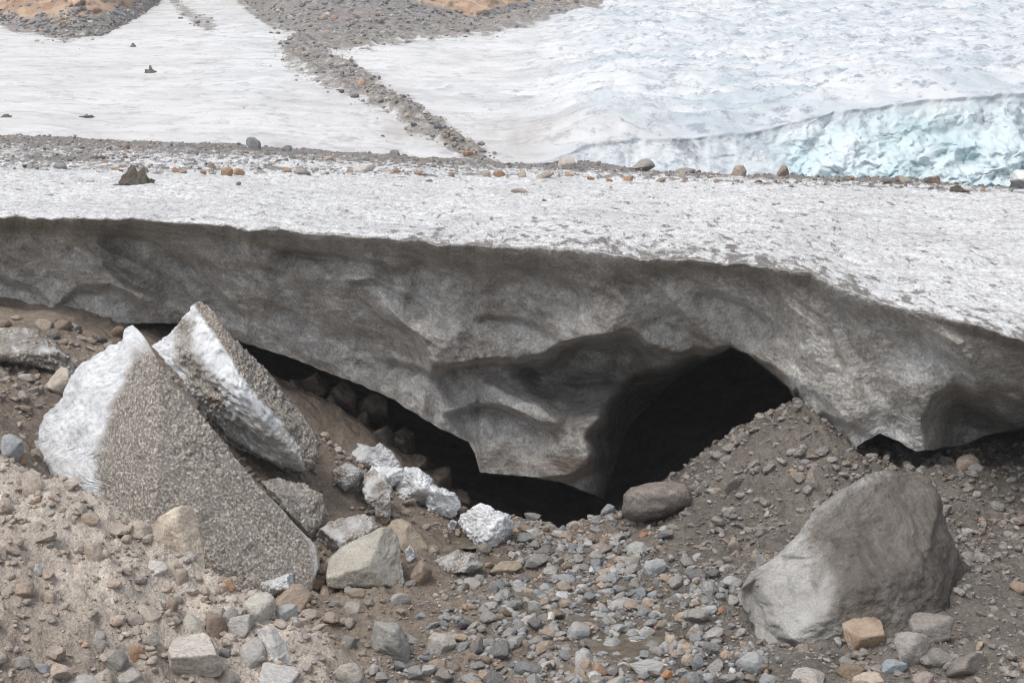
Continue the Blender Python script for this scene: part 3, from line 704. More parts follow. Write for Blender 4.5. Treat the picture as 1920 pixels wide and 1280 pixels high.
def hero(name, label, cat, outline, D, thick, mat, color=None, sub=6, facets=(), nf=6, seed=1, amp=.03, freq=3.0, fine=0.01, dirtf=None, pw=.75, carve=None, depth_up=0.0):
    o_ = A(outline, float); cx, cy = (o_[:, 0].max() + o_[:, 0].min()) / 2, (o_[:, 1].max() + o_[:, 1].min()) / 2
    v, f = ICO[sub]; rs = np.random.RandomState(seed)
    th = np.arctan2(v[:, 2], v[:, 0]); rho = np.hypot(v[:, 0], v[:, 2])
    # outline radius for every direction
    dx, dy = np.cos(th), -np.sin(th); R_ = np.full(len(v), 1e-3)
    for a, b in zip(o_, np.roll(o_, -1, 0)):
        ax, ay = a - (cx, cy); ex, ey = b - a
        den = dx * ey - dy * ex; den = np.where(np.abs(den) < 1e-9, 1e-9, den)
        t = (ax * ey - ay * ex) / den; u = (ax * dy - ay * dx) / den
        R_ = np.where((t > 0) & (u >= -1e-6) & (u <= 1 + 1e-6), np.maximum(R_, t), R_)
    rr = rho ** pw
    px, py = cx + dx * R_ * rr, cy + dy * R_ * rr
    hw, hh = (o_[:, 0].max() - o_[:, 0].min()) / 2, (o_[:, 1].max() - o_[:, 1].min()) / 2
    q = np.stack([(px - cx) / hw, -(py - cy) / hh, np.sign(v[:, 1]) * np.abs(v[:, 1]) ** .8], -1)     # right, up, away
    fl = list(facets)
    for i in range(nf):
        n = rs.normal(size=3); n[2] = -abs(n[2]) * 0.8 - .25; n /= np.linalg.norm(n); fl.append((*n, rs.uniform(.5, .75)))
    for nx, ny, nz, d in fl:
        n = A([nx, ny, nz]); n = n / np.linalg.norm(n)
        low = (q[:, 0] * n[0] + q[:, 1] * n[1] - d) / (-n[2])
        sm = 0.035; q[:, 2] = np.logaddexp(q[:, 2] / sm, low / sm) * sm
    q[:, 2] += np.where(v[:, 1] > 0, 0.5 * v[:, 1], 0)
    pt = P(px, py, D + thick * (q[:, 2] + depth_up * q[:, 1]))
    nrm = np.stack([dx * rho, v[:, 1], -dy * rho], -1)
    m = fbm(pt[:, 0] * freq, pt[:, 1] * freq, pt[:, 2] * freq, seed, 4, .55)
    g = fbm(pt[:, 0] * freq * 7, pt[:, 1] * freq * 7, pt[:, 2] * freq * 7, seed + 9, 3, .7)
    pt = pt + nrm * (amp * m + fine * g)[:, None]
    if carve is not None: pt = carve(pt, px, py, v)
    c = A([pt[:, 0].mean(), pt[:, 1].mean(), pt[:, 2].min()])
    at = {'dirt': np.clip(dirtf(px, py, pt), 0, 1)} if dirtf else None
    me = mesh_from(name, pt - c, f, [mat], at)
    ob = link(name, me, label=label, category=cat); ob.location = c
    if color: ob.color = (*color, 1)
    BOX.append((o_[:, 0].min(), o_[:, 1].min(), o_[:, 0].max(), o_[:, 1].max() - 4))
    return ob

# two big pointed ice blocks
ridge1 = curve([(600,262),(640,243),(690,236),(740,208),(790,196),(860,172),(950,172),(1000,190)])
ridge1 = (lambda c: (lambda y: np.interp(y, [610,640,700,740,790,860,950,1010,1100], [262,244,232,206,196,170,176,210,330])))(0)
def dirt1(px, py, pt):
    d = px - ridge1(py)
    return sstep(-12, 26, d + 16 * noise(px / 30, py / 30, 0, 7)) * (0.86 + .1 * noise(px / 60, py / 60, 0, 8)) * sstep(612, 690, py) + 0.05 - .35 * sstep(-14, 0, px - np.interp(py, [600, 900, 1020, 1100], [262, 486, 590, 600]))
hero('ice_block', 'grit-covered pointed ice block with a white left edge, standing behind the gravel bank', 'ice block',
     [(250,612),(262,622),(276,640),(288,662),(300,682),(345,738),(400,806),(440,856),(480,905),(530,958),(570,1000),(592,1022),(600,1060),(585,1105),(540,1130),(480,1150),(300,1160),(180,1000),(120,930),(60,905),(30,868),(40,846),(54,826),(72,824),(72,804),(84,782),(112,752),(124,728),(136,700),(156,680),(178,668),(206,650),(230,640),(232,622),(240,614)],
     26.9, 1.5, M['block'], sub=7, facets=[(.42, .30, -.86, .30), (-.80, .22, -.56, .30), (.1, -.3, -.95, .62)], nf=0, seed=4, amp=.04, freq=1.6, fine=.022, dirtf=dirt1, depth_up=.25)
def dirt_shade2(px, py, pt):
    a, aw = linedist([(382,572,14),(432,640,15),(470,690,18),(540,765,20),(585,830,22),(594,880,26)], px, py)
    b, bw = linedist([(345,612,22),(345,650,26),(375,710,30),(405,755,26)], px, py)
    c, cw = linedist([(400,790,18),(470,800,26),(520,840,30),(560,870,30)], px, py)  # grey along the undercut bottom: its shade put into the colour
    return np.maximum(np.maximum(.95 * sstep(1.5, .7, a / aw), .72 * sstep(1.5, .3, b / bw)), .55 * sstep(1.9, .2, c / cw)) + .16 * noise(px / 22, py / 22, 0, 3) + .08
def carve2(pt, px, py, v):
    # scooped underside, bright shoulder running from upper left to lower right
    g = np.exp(-((py - (700 + (px - 420) * .62)) / 34) ** 2) * (v[:, 1] < 0)
    pt[:, 1] -= .22 * g * sstep(.98, .6, np.hypot(v[:, 0], v[:, 2]))
    u = sstep(0, 70, py - (742 + (px - 400) * .62)) * (v[:, 1] < 0.2)
    pt[:, 1] += .40 * u
    return pt
hero('ice_block', 'leaning ice block with a clean white band, standing behind the grit-covered pointed block', 'ice block',
     [(375,567),(386,570),(402,586),(420,612),(440,640),(462,662),(490,690),(520,722),(548,756),(572,790),(590,818),(594,850),(590,878),(576,892),(556,892),(520,878),(480,856),(440,836),(418,818),(400,792),(368,750),(330,700),(292,652),(304,640),(322,618),(338,604),(352,584),(362,572)],
     29.4, 1.1, M['block'], sub=7, facets=[(.62, .42, -.66, .36), (-.5, .35, -.78, .42)], nf=1, seed=9, amp=.09, freq=1.3, fine=.05, dirtf=dirt_shade2, carve=carve2, depth_up=.2)

# smaller fallen ice
def db(level, k=.22, s=26): return lambda px, py, pt: level + k * 2 * noise(px / s, py / s, 0, int(level * 50)) 
ICEB = [
 ('white crusty ice lump perched highest on the brown bank under the ice edge', [(655,832),(672,828),(700,838),(712,832),(735,850),(755,876),(748,888),(700,880),(664,866)], .12, .45),
 ('small smooth bright white ice lump between the crusty ice blocks', [(690,884),(700,874),(754,880),(752,896),(738,914),(716,906)], -.1, .3),
 ('grey-streaked upright ice slab left of the row of white blocks', [(684,892),(700,878),(722,894),(734,920),(728,950),(732,975),(712,986),(700,950),(680,915)], .6, .4),
 ('rounded dirty white ice block in the middle of the row of fallen ice', [(748,896),(762,878),(786,882),(808,898),(818,925),(800,945),(770,948),(748,930)], .28, .5),
 ('knobbly white ice block at the lower end of the row beside the stream', [(800,905),(830,918),(852,926),(860,940),(855,962),(838,976),(812,962),(790,942)], .05, .45),
 ('bright white ice block with a broad face beside the stream pool', [(866,966),(884,954),(906,948),(930,958),(956,964),(958,990),(946,1018),(930,1034),(914,1034),(890,1022),(868,1000),(860,980)], .02, .6),
 ('dirty grey ice slab leaning between the pointed block and the brown bank', [(492,905),(520,898),(560,902),(600,930),(612,960),(600,990),(585,1010),(545,975),(510,935)], .8, .5),
 ('grimy speckled ice block behind the large pale boulder', [(594,1002),(600,990),(640,972),(680,968),(706,988),(690,1010),(640,1040),(612,1052),(598,1030)], .68, .5),
 ('small dirty ice lump stuck in the brown bank above the speckled ice block', [(624,880),(646,870),(672,878),(682,900),(676,930),(660,936),(645,915),(628,900)], .6, .35),
 ('clear streaked ice lump half buried at the foot of the grit-covered block', [(494,1094),(520,1082),(548,1076),(560,1090),(556,1112),(520,1125),(498,1116)], .3, .35),
 ('small white ice lump beside the right side of the large pale boulder', [(758,1032),(768,1022),(776,1030),(778,1046),(768,1056),(756,1046)], .05, .2),
 ('low dirty ice crust in front of the stream pool', [(810,1052),(850,1036),(890,1040),(905,1062),(880,1078),(820,1074)], .72, .5),
 ('little white ice crumb next to the broad-faced ice block', [(836,982),(848,972),(858,980),(856,994),(840,996)], .0, .18),
]
for i, (lab, ol, lev, th) in enumerate(ICEB):
    a = A(ol); cx = a[:, 0].mean(); D = hit(cx, a[:, 1].max() - 3)
    hero('ice_lump', lab, 'ice block', ol, D + th * .45, th, M['block'], sub=6, nf=2, seed=30 + i, amp=.075, freq=3.0, fine=.022, dirtf=db(lev))
hero('ice_patch', 'grey dirty ice crust lying on the slope under the left ice edge', 'ice patch',
     [(-40,612),(20,618),(60,622),(100,640),(128,668),(150,690),(140,702),(90,690),(40,680),(-40,672)], 31.3, 1.2, M['block'], sub=6, nf=2, seed=77, amp=.10, freq=2, fine=.05, dirtf=db(.85, .3, 18), depth_up=.6)
hero('ice_lump', 'jagged bluish white ice lump on the far right of the far ice edge', 'ice block',
     [(1893,350),(1896,326),(1906,318),(1925,320),(1950,330),(1950,352)], 62.5, 1.2, M['block'], sub=5, nf=5, seed=91, amp=.08, freq=1, fine=.03, dirtf=lambda a, b, c: a * 0 - .2)

# large boulders
def toneB(px, py, pt):  # paler at the lower left and upper edge, darker brown elsewhere
    pale_zone = sdf([(1385,1130),(1392,1090),(1440,1050),(1490,1010),(1530,1050),(1560,1100),(1555,1160),(1600,1180),(1560,1240),(1400,1280)], px, py)
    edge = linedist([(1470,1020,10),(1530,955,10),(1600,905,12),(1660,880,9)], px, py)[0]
    return .95 - .8 * sstep(-60, 34, pale_zone + 26 * fbm(px / 40, py / 40, 0, 3, 3)) - .55 * sstep(30, 0, edge + 8 * noise(px / 20, py / 20)) + .15 * sstep(1560, 1800, px)
def carveB(pt, px, py, v):
    e = sdf([(1392,1105),(1420,1085),(1455,1170),(1500,1215),(1545,1220),(1545,1290),(1400,1290)], px, py)
    pt[:, 1] += .35 * sstep(-6, 26, e) * (v[:, 1] < .2)
    c = sdf([(1460,1040),(1510,1045),(1540,1120),(1525,1160),(1490,1130)], px, py)
    pt[:, 1] += .10 * sstep(-4, 12, c) * (v[:, 1] < .2)
    return pt
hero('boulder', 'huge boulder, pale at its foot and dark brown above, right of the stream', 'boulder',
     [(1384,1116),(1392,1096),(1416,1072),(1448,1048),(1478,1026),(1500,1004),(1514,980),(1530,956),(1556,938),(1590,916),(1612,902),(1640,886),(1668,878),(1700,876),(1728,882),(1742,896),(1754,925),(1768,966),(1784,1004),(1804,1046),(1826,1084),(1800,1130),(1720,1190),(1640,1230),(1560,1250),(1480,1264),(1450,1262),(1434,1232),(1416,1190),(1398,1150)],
     24.75, 1.35, M['boulder'], sub=7, facets=[(-.55, .1, -.8, .42), (.45, .45, -.78, .42), (.75, -.1, -.65, .50), (.1, -.55, -.8, .52)], nf=1, seed=14, amp=.07, freq=1.4, fine=.02, dirtf=toneB, carve=carveB, depth_up=.62)
hero('boulder', 'smooth dark grey-brown boulder lying in the mouth of the ice cave', 'boulder',
     [(1168,950),(1172,928),(1186,914),(1215,908),(1250,907),(1280,909),(1296,918),(1303,934),(1296,948),(1270,962),(1236,974),(1200,980),(1180,974),(1170,964)],
     31.1, .75, M['rock'], (.17, .15, .135), sub=6, nf=0, seed=22, amp=.05, freq=1.6, fine=.012, pw=.6)
hero('boulder', 'large pale grey boulder with an orange stain beside the fallen ice', 'boulder',
     [(612,1068),(616,1048),(640,1026),(680,1004),(714,990),(732,992),(744,1004),(748,1024),(754,1060),(757,1092),(740,1108),(716,1120),(690,1118),(650,1104),(616,1100),(610,1084)],
     26.9, .8, M['rock'], (.40, .385, .335), sub=6, facets=[(-.35, .5, -.8, .42), (.7, .1, -.7, .5), (0, -.5, -.85, .55)], nf=1, seed=26, amp=.035, freq=2, fine=.012, depth_up=.35)
hero('boulder', 'tan slab with a slanting top leaning behind the large pale grey boulder', 'boulder',
     [(716,996),(736,974),(752,971),(770,982),(788,1002),(802,1026),(800,1048),(770,1052),(748,1030)], 29.0, .5, M['rock'], (.34, .29, .225), sub=5, facets=[(.5, .3, -.8, .3), (-.5, .5, -.7, .35)], nf=1, seed=28, amp=.02, fine=.008)
hero('boulder', 'tall pale stone with orange patches standing on the gravel bank before the pointed ice block', 'boulder',
     [(284,985),(300,968),(326,952),(342,948),(358,952),(370,966),(374,1000),(382,1040),(385,1078),(380,1100),(350,1100),(310,1040),(288,1005)],
     20.7, .45, M['rock'], (.56, .49, .40), sub=6, facets=[(-.3, -.3, -.9, .35), (.5, .2, -.8, .5)], nf=2, seed=29, amp=.015, fine=.005)
hero('boulder', 'blocky pale stone with a silt-covered top low on the gravel bank', 'boulder',
     [(314,1225),(322,1200),(344,1188),(384,1184),(396,1196),(408,1225),(418,1252),(412,1266),(370,1274),(335,1270),(318,1250)],
     18.7, .42, M['rock'], (.44, .41, .375), sub=6, facets=[(0, .75, -.65, .35), (.1, -.4, -.9, .45)], nf=1, seed=33, amp=.02, fine=.006)
hero('boulder', 'long white-faced stone slab sloping down among the stones on the gravel bank', 'boulder',
     [(480,1180),(500,1174),(516,1178),(532,1200),(544,1230),(549,1262),(540,1275),(510,1250),(492,1215)], 19.3, .32, M['rock'], (.55, .54, .53), sub=5, facets=[(.5, .3, -.8, .3), (-.5, 0, -.8, .3)], nf=0, seed=35, amp=.012, fine=.004)
hero('boulder', 'orange-brown angular rock leaning against the huge boulder', 'boulder',
     [(1579,1168),(1600,1157),(1634,1154),(1652,1164),(1660,1190),(1658,1220),(1634,1228),(1618,1240),(1604,1246),(1594,1220),(1582,1190)],
     23.6, .55, M['rock'], (.34, .25, .175), sub=5, facets=[(0, .8, -.6, .4), (.2, -.5, -.85, .35), (-.6, 0, -.8, .5)], nf=1, seed=37, amp=.015, fine=.006)
hero('boulder', 'dark grey boulder low in the right corner of the stream bed', 'boulder',
     [(1770,1262),(1782,1240),(1812,1226),(1836,1222),(1856,1236),(1872,1266),(1868,1290),(1780,1290)], 22.6, .5, M['rock'], (.18, .165, .15), sub=5, nf=4, seed=39, amp=.02, fine=.006)

RK = [  # label, box, colour, seed, options
 ('round tan stone on the crest of the gravel bank before the white ice', (95,869,131,900), (.46,.35,.25), 2, dict(sharp=8)),
 ('blue-grey veined stone at the left end of the bank crest', (-4,812,45,862), (.36,.385,.40), 3, {}),
 ('small brown stone beside the blue-grey veined stone on the crest', (28,850,50,870), (.3,.2,.13), 5, {}),
 ('pale slab lying on the slope left of the pointed ice block', (80,686,142,744), (.45,.40,.34), 6, dict(sharp=22)),
 ('rounded dusty stone in the pale silt of the bank', (155,1012,198,1052), (.48,.41,.345), 7, dict(sharp=8)),
 ('long pale stone on the bank just left of the tall pale stone', (235,974,288,1012), (.52,.46,.385), 8, dict(sharp=8, tilt=.35)),
 ('white jagged stone in the middle of the bank slope', (275,1048,316,1086), (.66,.63,.6), 9, dict(sharp=20)),
 ('orange-marked pale stone set in silt high on the bank', (142,957,190,988), (.5,.41,.32), 10, {}),
 ('whitish block stone on the left part of the bank', (55,1055,80,1079), (.6,.58,.56), 11, dict(sharp=20)),
 ('tan elongated stone near the left border of the bank', (20,1090,64,1122), (.42,.33,.255), 12, dict(tilt=-.4, sharp=9)),
 ('orange pebble on the bank edge below the tall pale stone', (412,1083,444,1107), (.46,.29,.17), 13, {}),
 ('narrow brown stone standing in the silt below the bank crest', (305,1116,334,1158), (.33,.26,.21), 14, dict(tilt=.3)),
 ('two-toned upright stone just below the tall pale stone', (326,1064,354,1098), (.42,.36,.3), 15, {}),
 ('smooth whitish egg-shaped stone on the bank beside the dark brown one', (340,1154,386,1187), (.5,.47,.42), 16, dict(sharp=7, tilt=.3)),
 ('dark brown silty stone between the egg-shaped stone and the cluster of pale stones', (380,1148,426,1198), (.27,.205,.16), 17, {}),
 ('speckled pale stone in the upper left of the pale stone cluster', (418,1144,475,1196), (.46,.45,.43), 18, {}),
 ('large rounded white-grey stone topping the cluster at the foot of the bank', (454,1108,518,1172), (.55,.525,.48), 19, dict(sharp=9)),
 ('grey striped angular stone behind the white-grey topping stone', (515,1130,560,1168), (.42,.43,.43), 20, dict(sharp=20)),
 ('brown flat-topped rock behind the bank at the foot of the pointed ice block', (504,1096,585,1145), (.36,.285,.22), 21, dict(sharp=14)),
 ('rounded speckled stone resting against the long white-faced slab', (448,1196,500,1256), (.47,.455,.43), 22, dict(sharp=9)),
 ('flat white angular stone at the lower edge below the long slab', (484,1240,558,1288), (.56,.55,.54), 23, dict(tilt=.4, sharp=20)),
 ('rounded grey-tan stone alone at the bottom right end of the bank', (625,1236,684,1288), (.44,.41,.36), 24, dict(sharp=8)),
 ('grey faceted stone below the little stacked pair on the bank', (184,1210,240,1252), (.36,.34,.315), 25, {}),
 ('small smooth orange-brown stone standing upright on the bank', (240,1208,269,1242), (.40,.25,.155), 26, dict(sharp=8, tilt=.4)),
 ('lower rounded stone of the little stacked pair on the bank', (168,1194,202,1222), (.36,.33,.3), 27, dict(sharp=8)),
 ('upper small pale stone of the little stacked pair on the bank', (174,1182,198,1200), (.46,.44,.4), 28, dict(sharp=9)),
 ('wide whitish stone half cut by the bottom of the bank on the left', (108,1262,200,1300), (.52,.5,.48), 29, {}),
 ('grey stone at the bottom of the bank beside the wide whitish stone', (213,1252,270,1296), (.42,.4,.375), 30, {}),
 ('pale tan stone above the grey stone at the bottom of the bank', (176,1252,214,1282), (.5,.44,.375), 31, {}),
 ('small bluish angular stone on the lower left of the bank', (66,1240,96,1264), (.34,.35,.37), 32, {}),
 ('small dark stone wedged right of the blocky silt-covered stone', (408,1212,434,1236), (.27,.26,.255), 33, {}),
 ('angular grey rock with a pointed top left of the stream bed', (693,1166,771,1238), (.32,.32,.305), 34, dict(sharp=20)),
 ('flat-topped pale block right of the angular grey rock', (799,1186,859,1229), (.43,.41,.375), 35, dict(sharp=20)),
 ('small dark upright stone right of the flat-topped pale block', (882,1192,906,1230), (.2,.19,.185), 36, dict(sharp=20)),
 ('dark stone at the foot of the bank near the angular grey rock', (636,1190,671,1216), (.25,.24,.225), 37, {}),
 ('brown rock with a dark wet underside right of the large pale boulder', (766,1049,811,1100), (.3,.235,.18), 38, {}),
 ('pale stone lying at the front right foot of the large pale boulder', (731,1108,771,1134), (.44,.43,.41), 39, dict(sharp=20)),
 ('small brown stone under the front of the large pale boulder', (650,1100,688,1120), (.3,.245,.2), 40, {}),
 ('grey speckled stone standing in the middle of the brown pool', (960,1084,996,1117), (.43,.45,.44), 41, {}),
 ('long flat tan rock at the far side of the brown pool', (912,1050,980,1078), (.36,.29,.21), 42, dict(tilt=-.25, sharp=20)),
 ('rounded tan stone on the right bank of the brown pool', (1042,1087,1072,1110), (.38,.32,.26), 43, dict(sharp=8)),
 ('smooth blue-grey stone behind the rounded tan stone by the pool', (1042,1075,1082,1094), (.3,.33,.36), 44, dict(sharp=8)),
 ('thin white flat stone at the right edge of the brown pool', (1038,1108,1074,1122), (.58,.6,.62), 45, {}),
 ('blocky white-topped stone at the foot of the grey silt cone', (1203,1046,1250,1082), (.44,.46,.47), 46, dict(sharp=22)),
 ('rounded stone left of the silt cone foot above the white-topped one', (1173,1014,1218,1042), (.38,.4,.38), 47, dict(sharp=9)),
 ('pale flat stone touching the left side of the huge boulder', (1353,1076,1394,1108), (.42,.43,.43), 48, {}),
 ('large smooth light grey stone in the middle of the stream bed', (1062,1166,1108,1202), (.4,.41,.41), 49, dict(sharp=7)),
 ('smooth whale-backed grey stone right of the middle of the stream bed', (1128,1196,1176,1228), (.36,.37,.36), 50, dict(sharp=9)),
 ('large dark blue-grey stone near the bottom of the stream bed', (962,1239,1014,1269), (.17,.19,.205), 51, dict(sharp=9)),
 ('white and grey speckled block below the smooth light grey stone', (1076,1214,1114,1254), (.46,.46,.45), 52, dict(sharp=20)),
 ('orange-brown angular stone below the white and grey speckled block', (1108,1242,1140,1268), (.38,.235,.15), 53, dict(sharp=20)),
 ('bright orange stone at the bottom of the stream bed', (1234,1252,1266,1278), (.45,.22,.10), 54, {}),
 ('long pale stone lying flat before the second pool', (1178,1234,1276,1264), (.42,.42,.41), 55, dict(sharp=14)),
 ('creamy stone standing at the right end of the second pool', (1246,1186,1270,1210), (.55,.49,.38), 56, dict(sharp=20)),
 ('small orange stone in the gravel left of the huge boulder', (1344,1137,1361,1152), (.48,.24,.12), 57, {}),
 ('dark rock stuck high on the grey silt cone', (1358,893,1388,924), (.14,.13,.12), 58, dict(sharp=22)),
 ('grey-brown block high on the silt cone above the huge boulder', (1506,872,1555,916), (.24,.215,.185), 59, dict(sharp=22)),
 ('tan stone on the silt cone left of the grey-brown block', (1478,878,1500,900), (.32,.26,.2), 60, {}),
 ('pale brown stone at the foot of the silt cone near the huge boulder', (1362,1003,1394,1042), (.33,.29,.245), 61, {}),
 ('grey stone on the silt cone just behind the huge boulder', (1417,983,1445,1004), (.26,.245,.225), 62, {}),
 ('flat dark stone on the silt cone under the ice foot', (1500,848,1540,864), (.2,.18,.155), 63, {}),
 ('rounded brown rock under the dark ice edge on the right', (1790,852,1836,886), (.36,.29,.235), 64, dict(sharp=8)),
 ('grey stone with a dark crust of grit beside the orange-brown rock', (1672,1178,1752,1252), (.32,.3,.275), 65, dict(sharp=9)),
 ('big dull grey slab half buried behind the crusted grey stone', (1700,1148,1786,1208), (.22,.205,.19), 66, {}),
 ('oval dark grey stone left of the corner boulder', (1727,1214,1788,1254), (.23,.215,.2), 67, dict(sharp=8, tilt=-.3)),
 ('brown rounded stone at the right edge above the grit slope', (1892,1088,1930,1116), (.3,.23,.175), 68, {}),
 ('bluish green flat stone below the orange-brown rock', (1648,1232,1700,1264), (.28,.34,.37), 69, dict(sharp=20)),
 ('dark brown angular stone before the foot of the huge boulder', (1566,1242,1622,1276), (.2,.145,.1), 70, dict(sharp=20)),
 ('large cream-coloured stone at the bottom before the huge boulder', (1596,1256,1656,1300), (.52,.43,.34), 71, dict(sharp=20)),
 ('wide pale stone below the left foot of the huge boulder', (1480,1250,1550,1290), (.43,.4,.37), 72, {}),
 ('pale grey angular rock against the left foot of the huge boulder', (1378,1218,1434,1262), (.36,.38,.39), 73, dict(sharp=22)),
 ('pinkish grey stone at the bottom right of the cream-coloured stone', (1710,1258,1752,1286), (.34,.28,.25), 74, {}),
 ('small pointed grey stone in front of the huge boulder foot', (1572,1230,1602,1252), (.3,.28,.26), 75, {}),
 ('brown stone lying on the grit just right of the huge boulder foot', (1676,1100,1704,1128), (.2,.165,.13), 76, {}),
 ('grey brown rock halfway between the pools and the cave mouth', (1108,1018,1150,1038), (.26,.22,.19), 77, {}),
 ('brown wedge-shaped rock before the cave mouth', (1100,996,1124,1022), (.27,.21,.16), 78, dict(sharp=20)),
 ('small brown boulder wedged behind the broad-faced ice block', (852,946,880,976), (.24,.18,.14), 79, {}),
 ('dark stone at the foot of the broad-faced ice block', (892,1020,924,1040), (.2,.18,.16), 80, {}),
]
for lab, (x0, y0, x1, y1), colr, sd_, kw in RK:
    rock('stone', lab, 'stone', x0, y0, x1, y1, colr, 300 + sd_, sub=5 if (x1 - x0) > 40 else 4, **kw)
# crust of grit on the grey stone
# bank of broken rock in the shade beneath the left part of the ice
rs = np.random.RandomState(5)
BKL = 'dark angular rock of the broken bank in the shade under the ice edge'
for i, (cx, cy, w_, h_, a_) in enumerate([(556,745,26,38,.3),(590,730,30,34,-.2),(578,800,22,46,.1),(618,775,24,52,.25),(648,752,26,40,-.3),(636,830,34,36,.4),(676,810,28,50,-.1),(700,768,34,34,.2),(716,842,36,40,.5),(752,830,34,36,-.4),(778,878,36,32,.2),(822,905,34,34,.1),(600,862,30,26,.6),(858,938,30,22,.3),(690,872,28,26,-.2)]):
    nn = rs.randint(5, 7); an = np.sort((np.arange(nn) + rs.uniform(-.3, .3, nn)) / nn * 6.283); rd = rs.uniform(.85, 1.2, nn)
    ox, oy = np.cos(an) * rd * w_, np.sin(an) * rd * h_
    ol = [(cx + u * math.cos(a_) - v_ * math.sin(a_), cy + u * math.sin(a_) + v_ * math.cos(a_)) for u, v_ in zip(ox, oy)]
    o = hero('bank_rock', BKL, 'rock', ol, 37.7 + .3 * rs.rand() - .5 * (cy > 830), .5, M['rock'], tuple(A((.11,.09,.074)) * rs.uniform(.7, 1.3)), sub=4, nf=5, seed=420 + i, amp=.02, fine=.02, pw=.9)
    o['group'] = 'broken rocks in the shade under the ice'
for i, (x0, y0, x1, y1, c, lab) in enumerate([(66,596,100,618,TAN,'tan rounded stone under the left ice edge'),(98,600,136,620,BROWN,'brown stone right of the tan one under the left ice edge'),
        (130,606,152,622,GREY,'grey stone on the brown slope under the left ice edge'),(155,618,176,636,BROWN,'brown stone low on the slope left of the pointed ice tip'),(206,610,238,636,BROWN,'dark brown rock beside the tip of the pointed ice block'),
        (20,590,44,604,TAN,'small tan stone near the left border under the ice edge'),(88,622,114,640,DARK,'dark stone beside the dirty ice crust on the left slope'),(-6,598,24,616,BROWN,'brown stone at the left border under the ice edge'),
        (30,700,66,716,PALE,'pale flat stone below the dirty ice crust on the left'),(0,688,18,706,PALE,'pale stone at the left border below the dirty ice crust'),(54,724,78,740,GREY,'small grey stone beside the pale slab on the left slope'),
        (60,756,80,768,GREY,'little grey stone in brown silt left of the white ice'),(178,628,200,646,DARK,'dark stone on the brown slope left of the pointed ice tip')]):
    rock('stone', lab, 'stone', x0, y0, x1, y1, c, 460 + i, sharp=14)

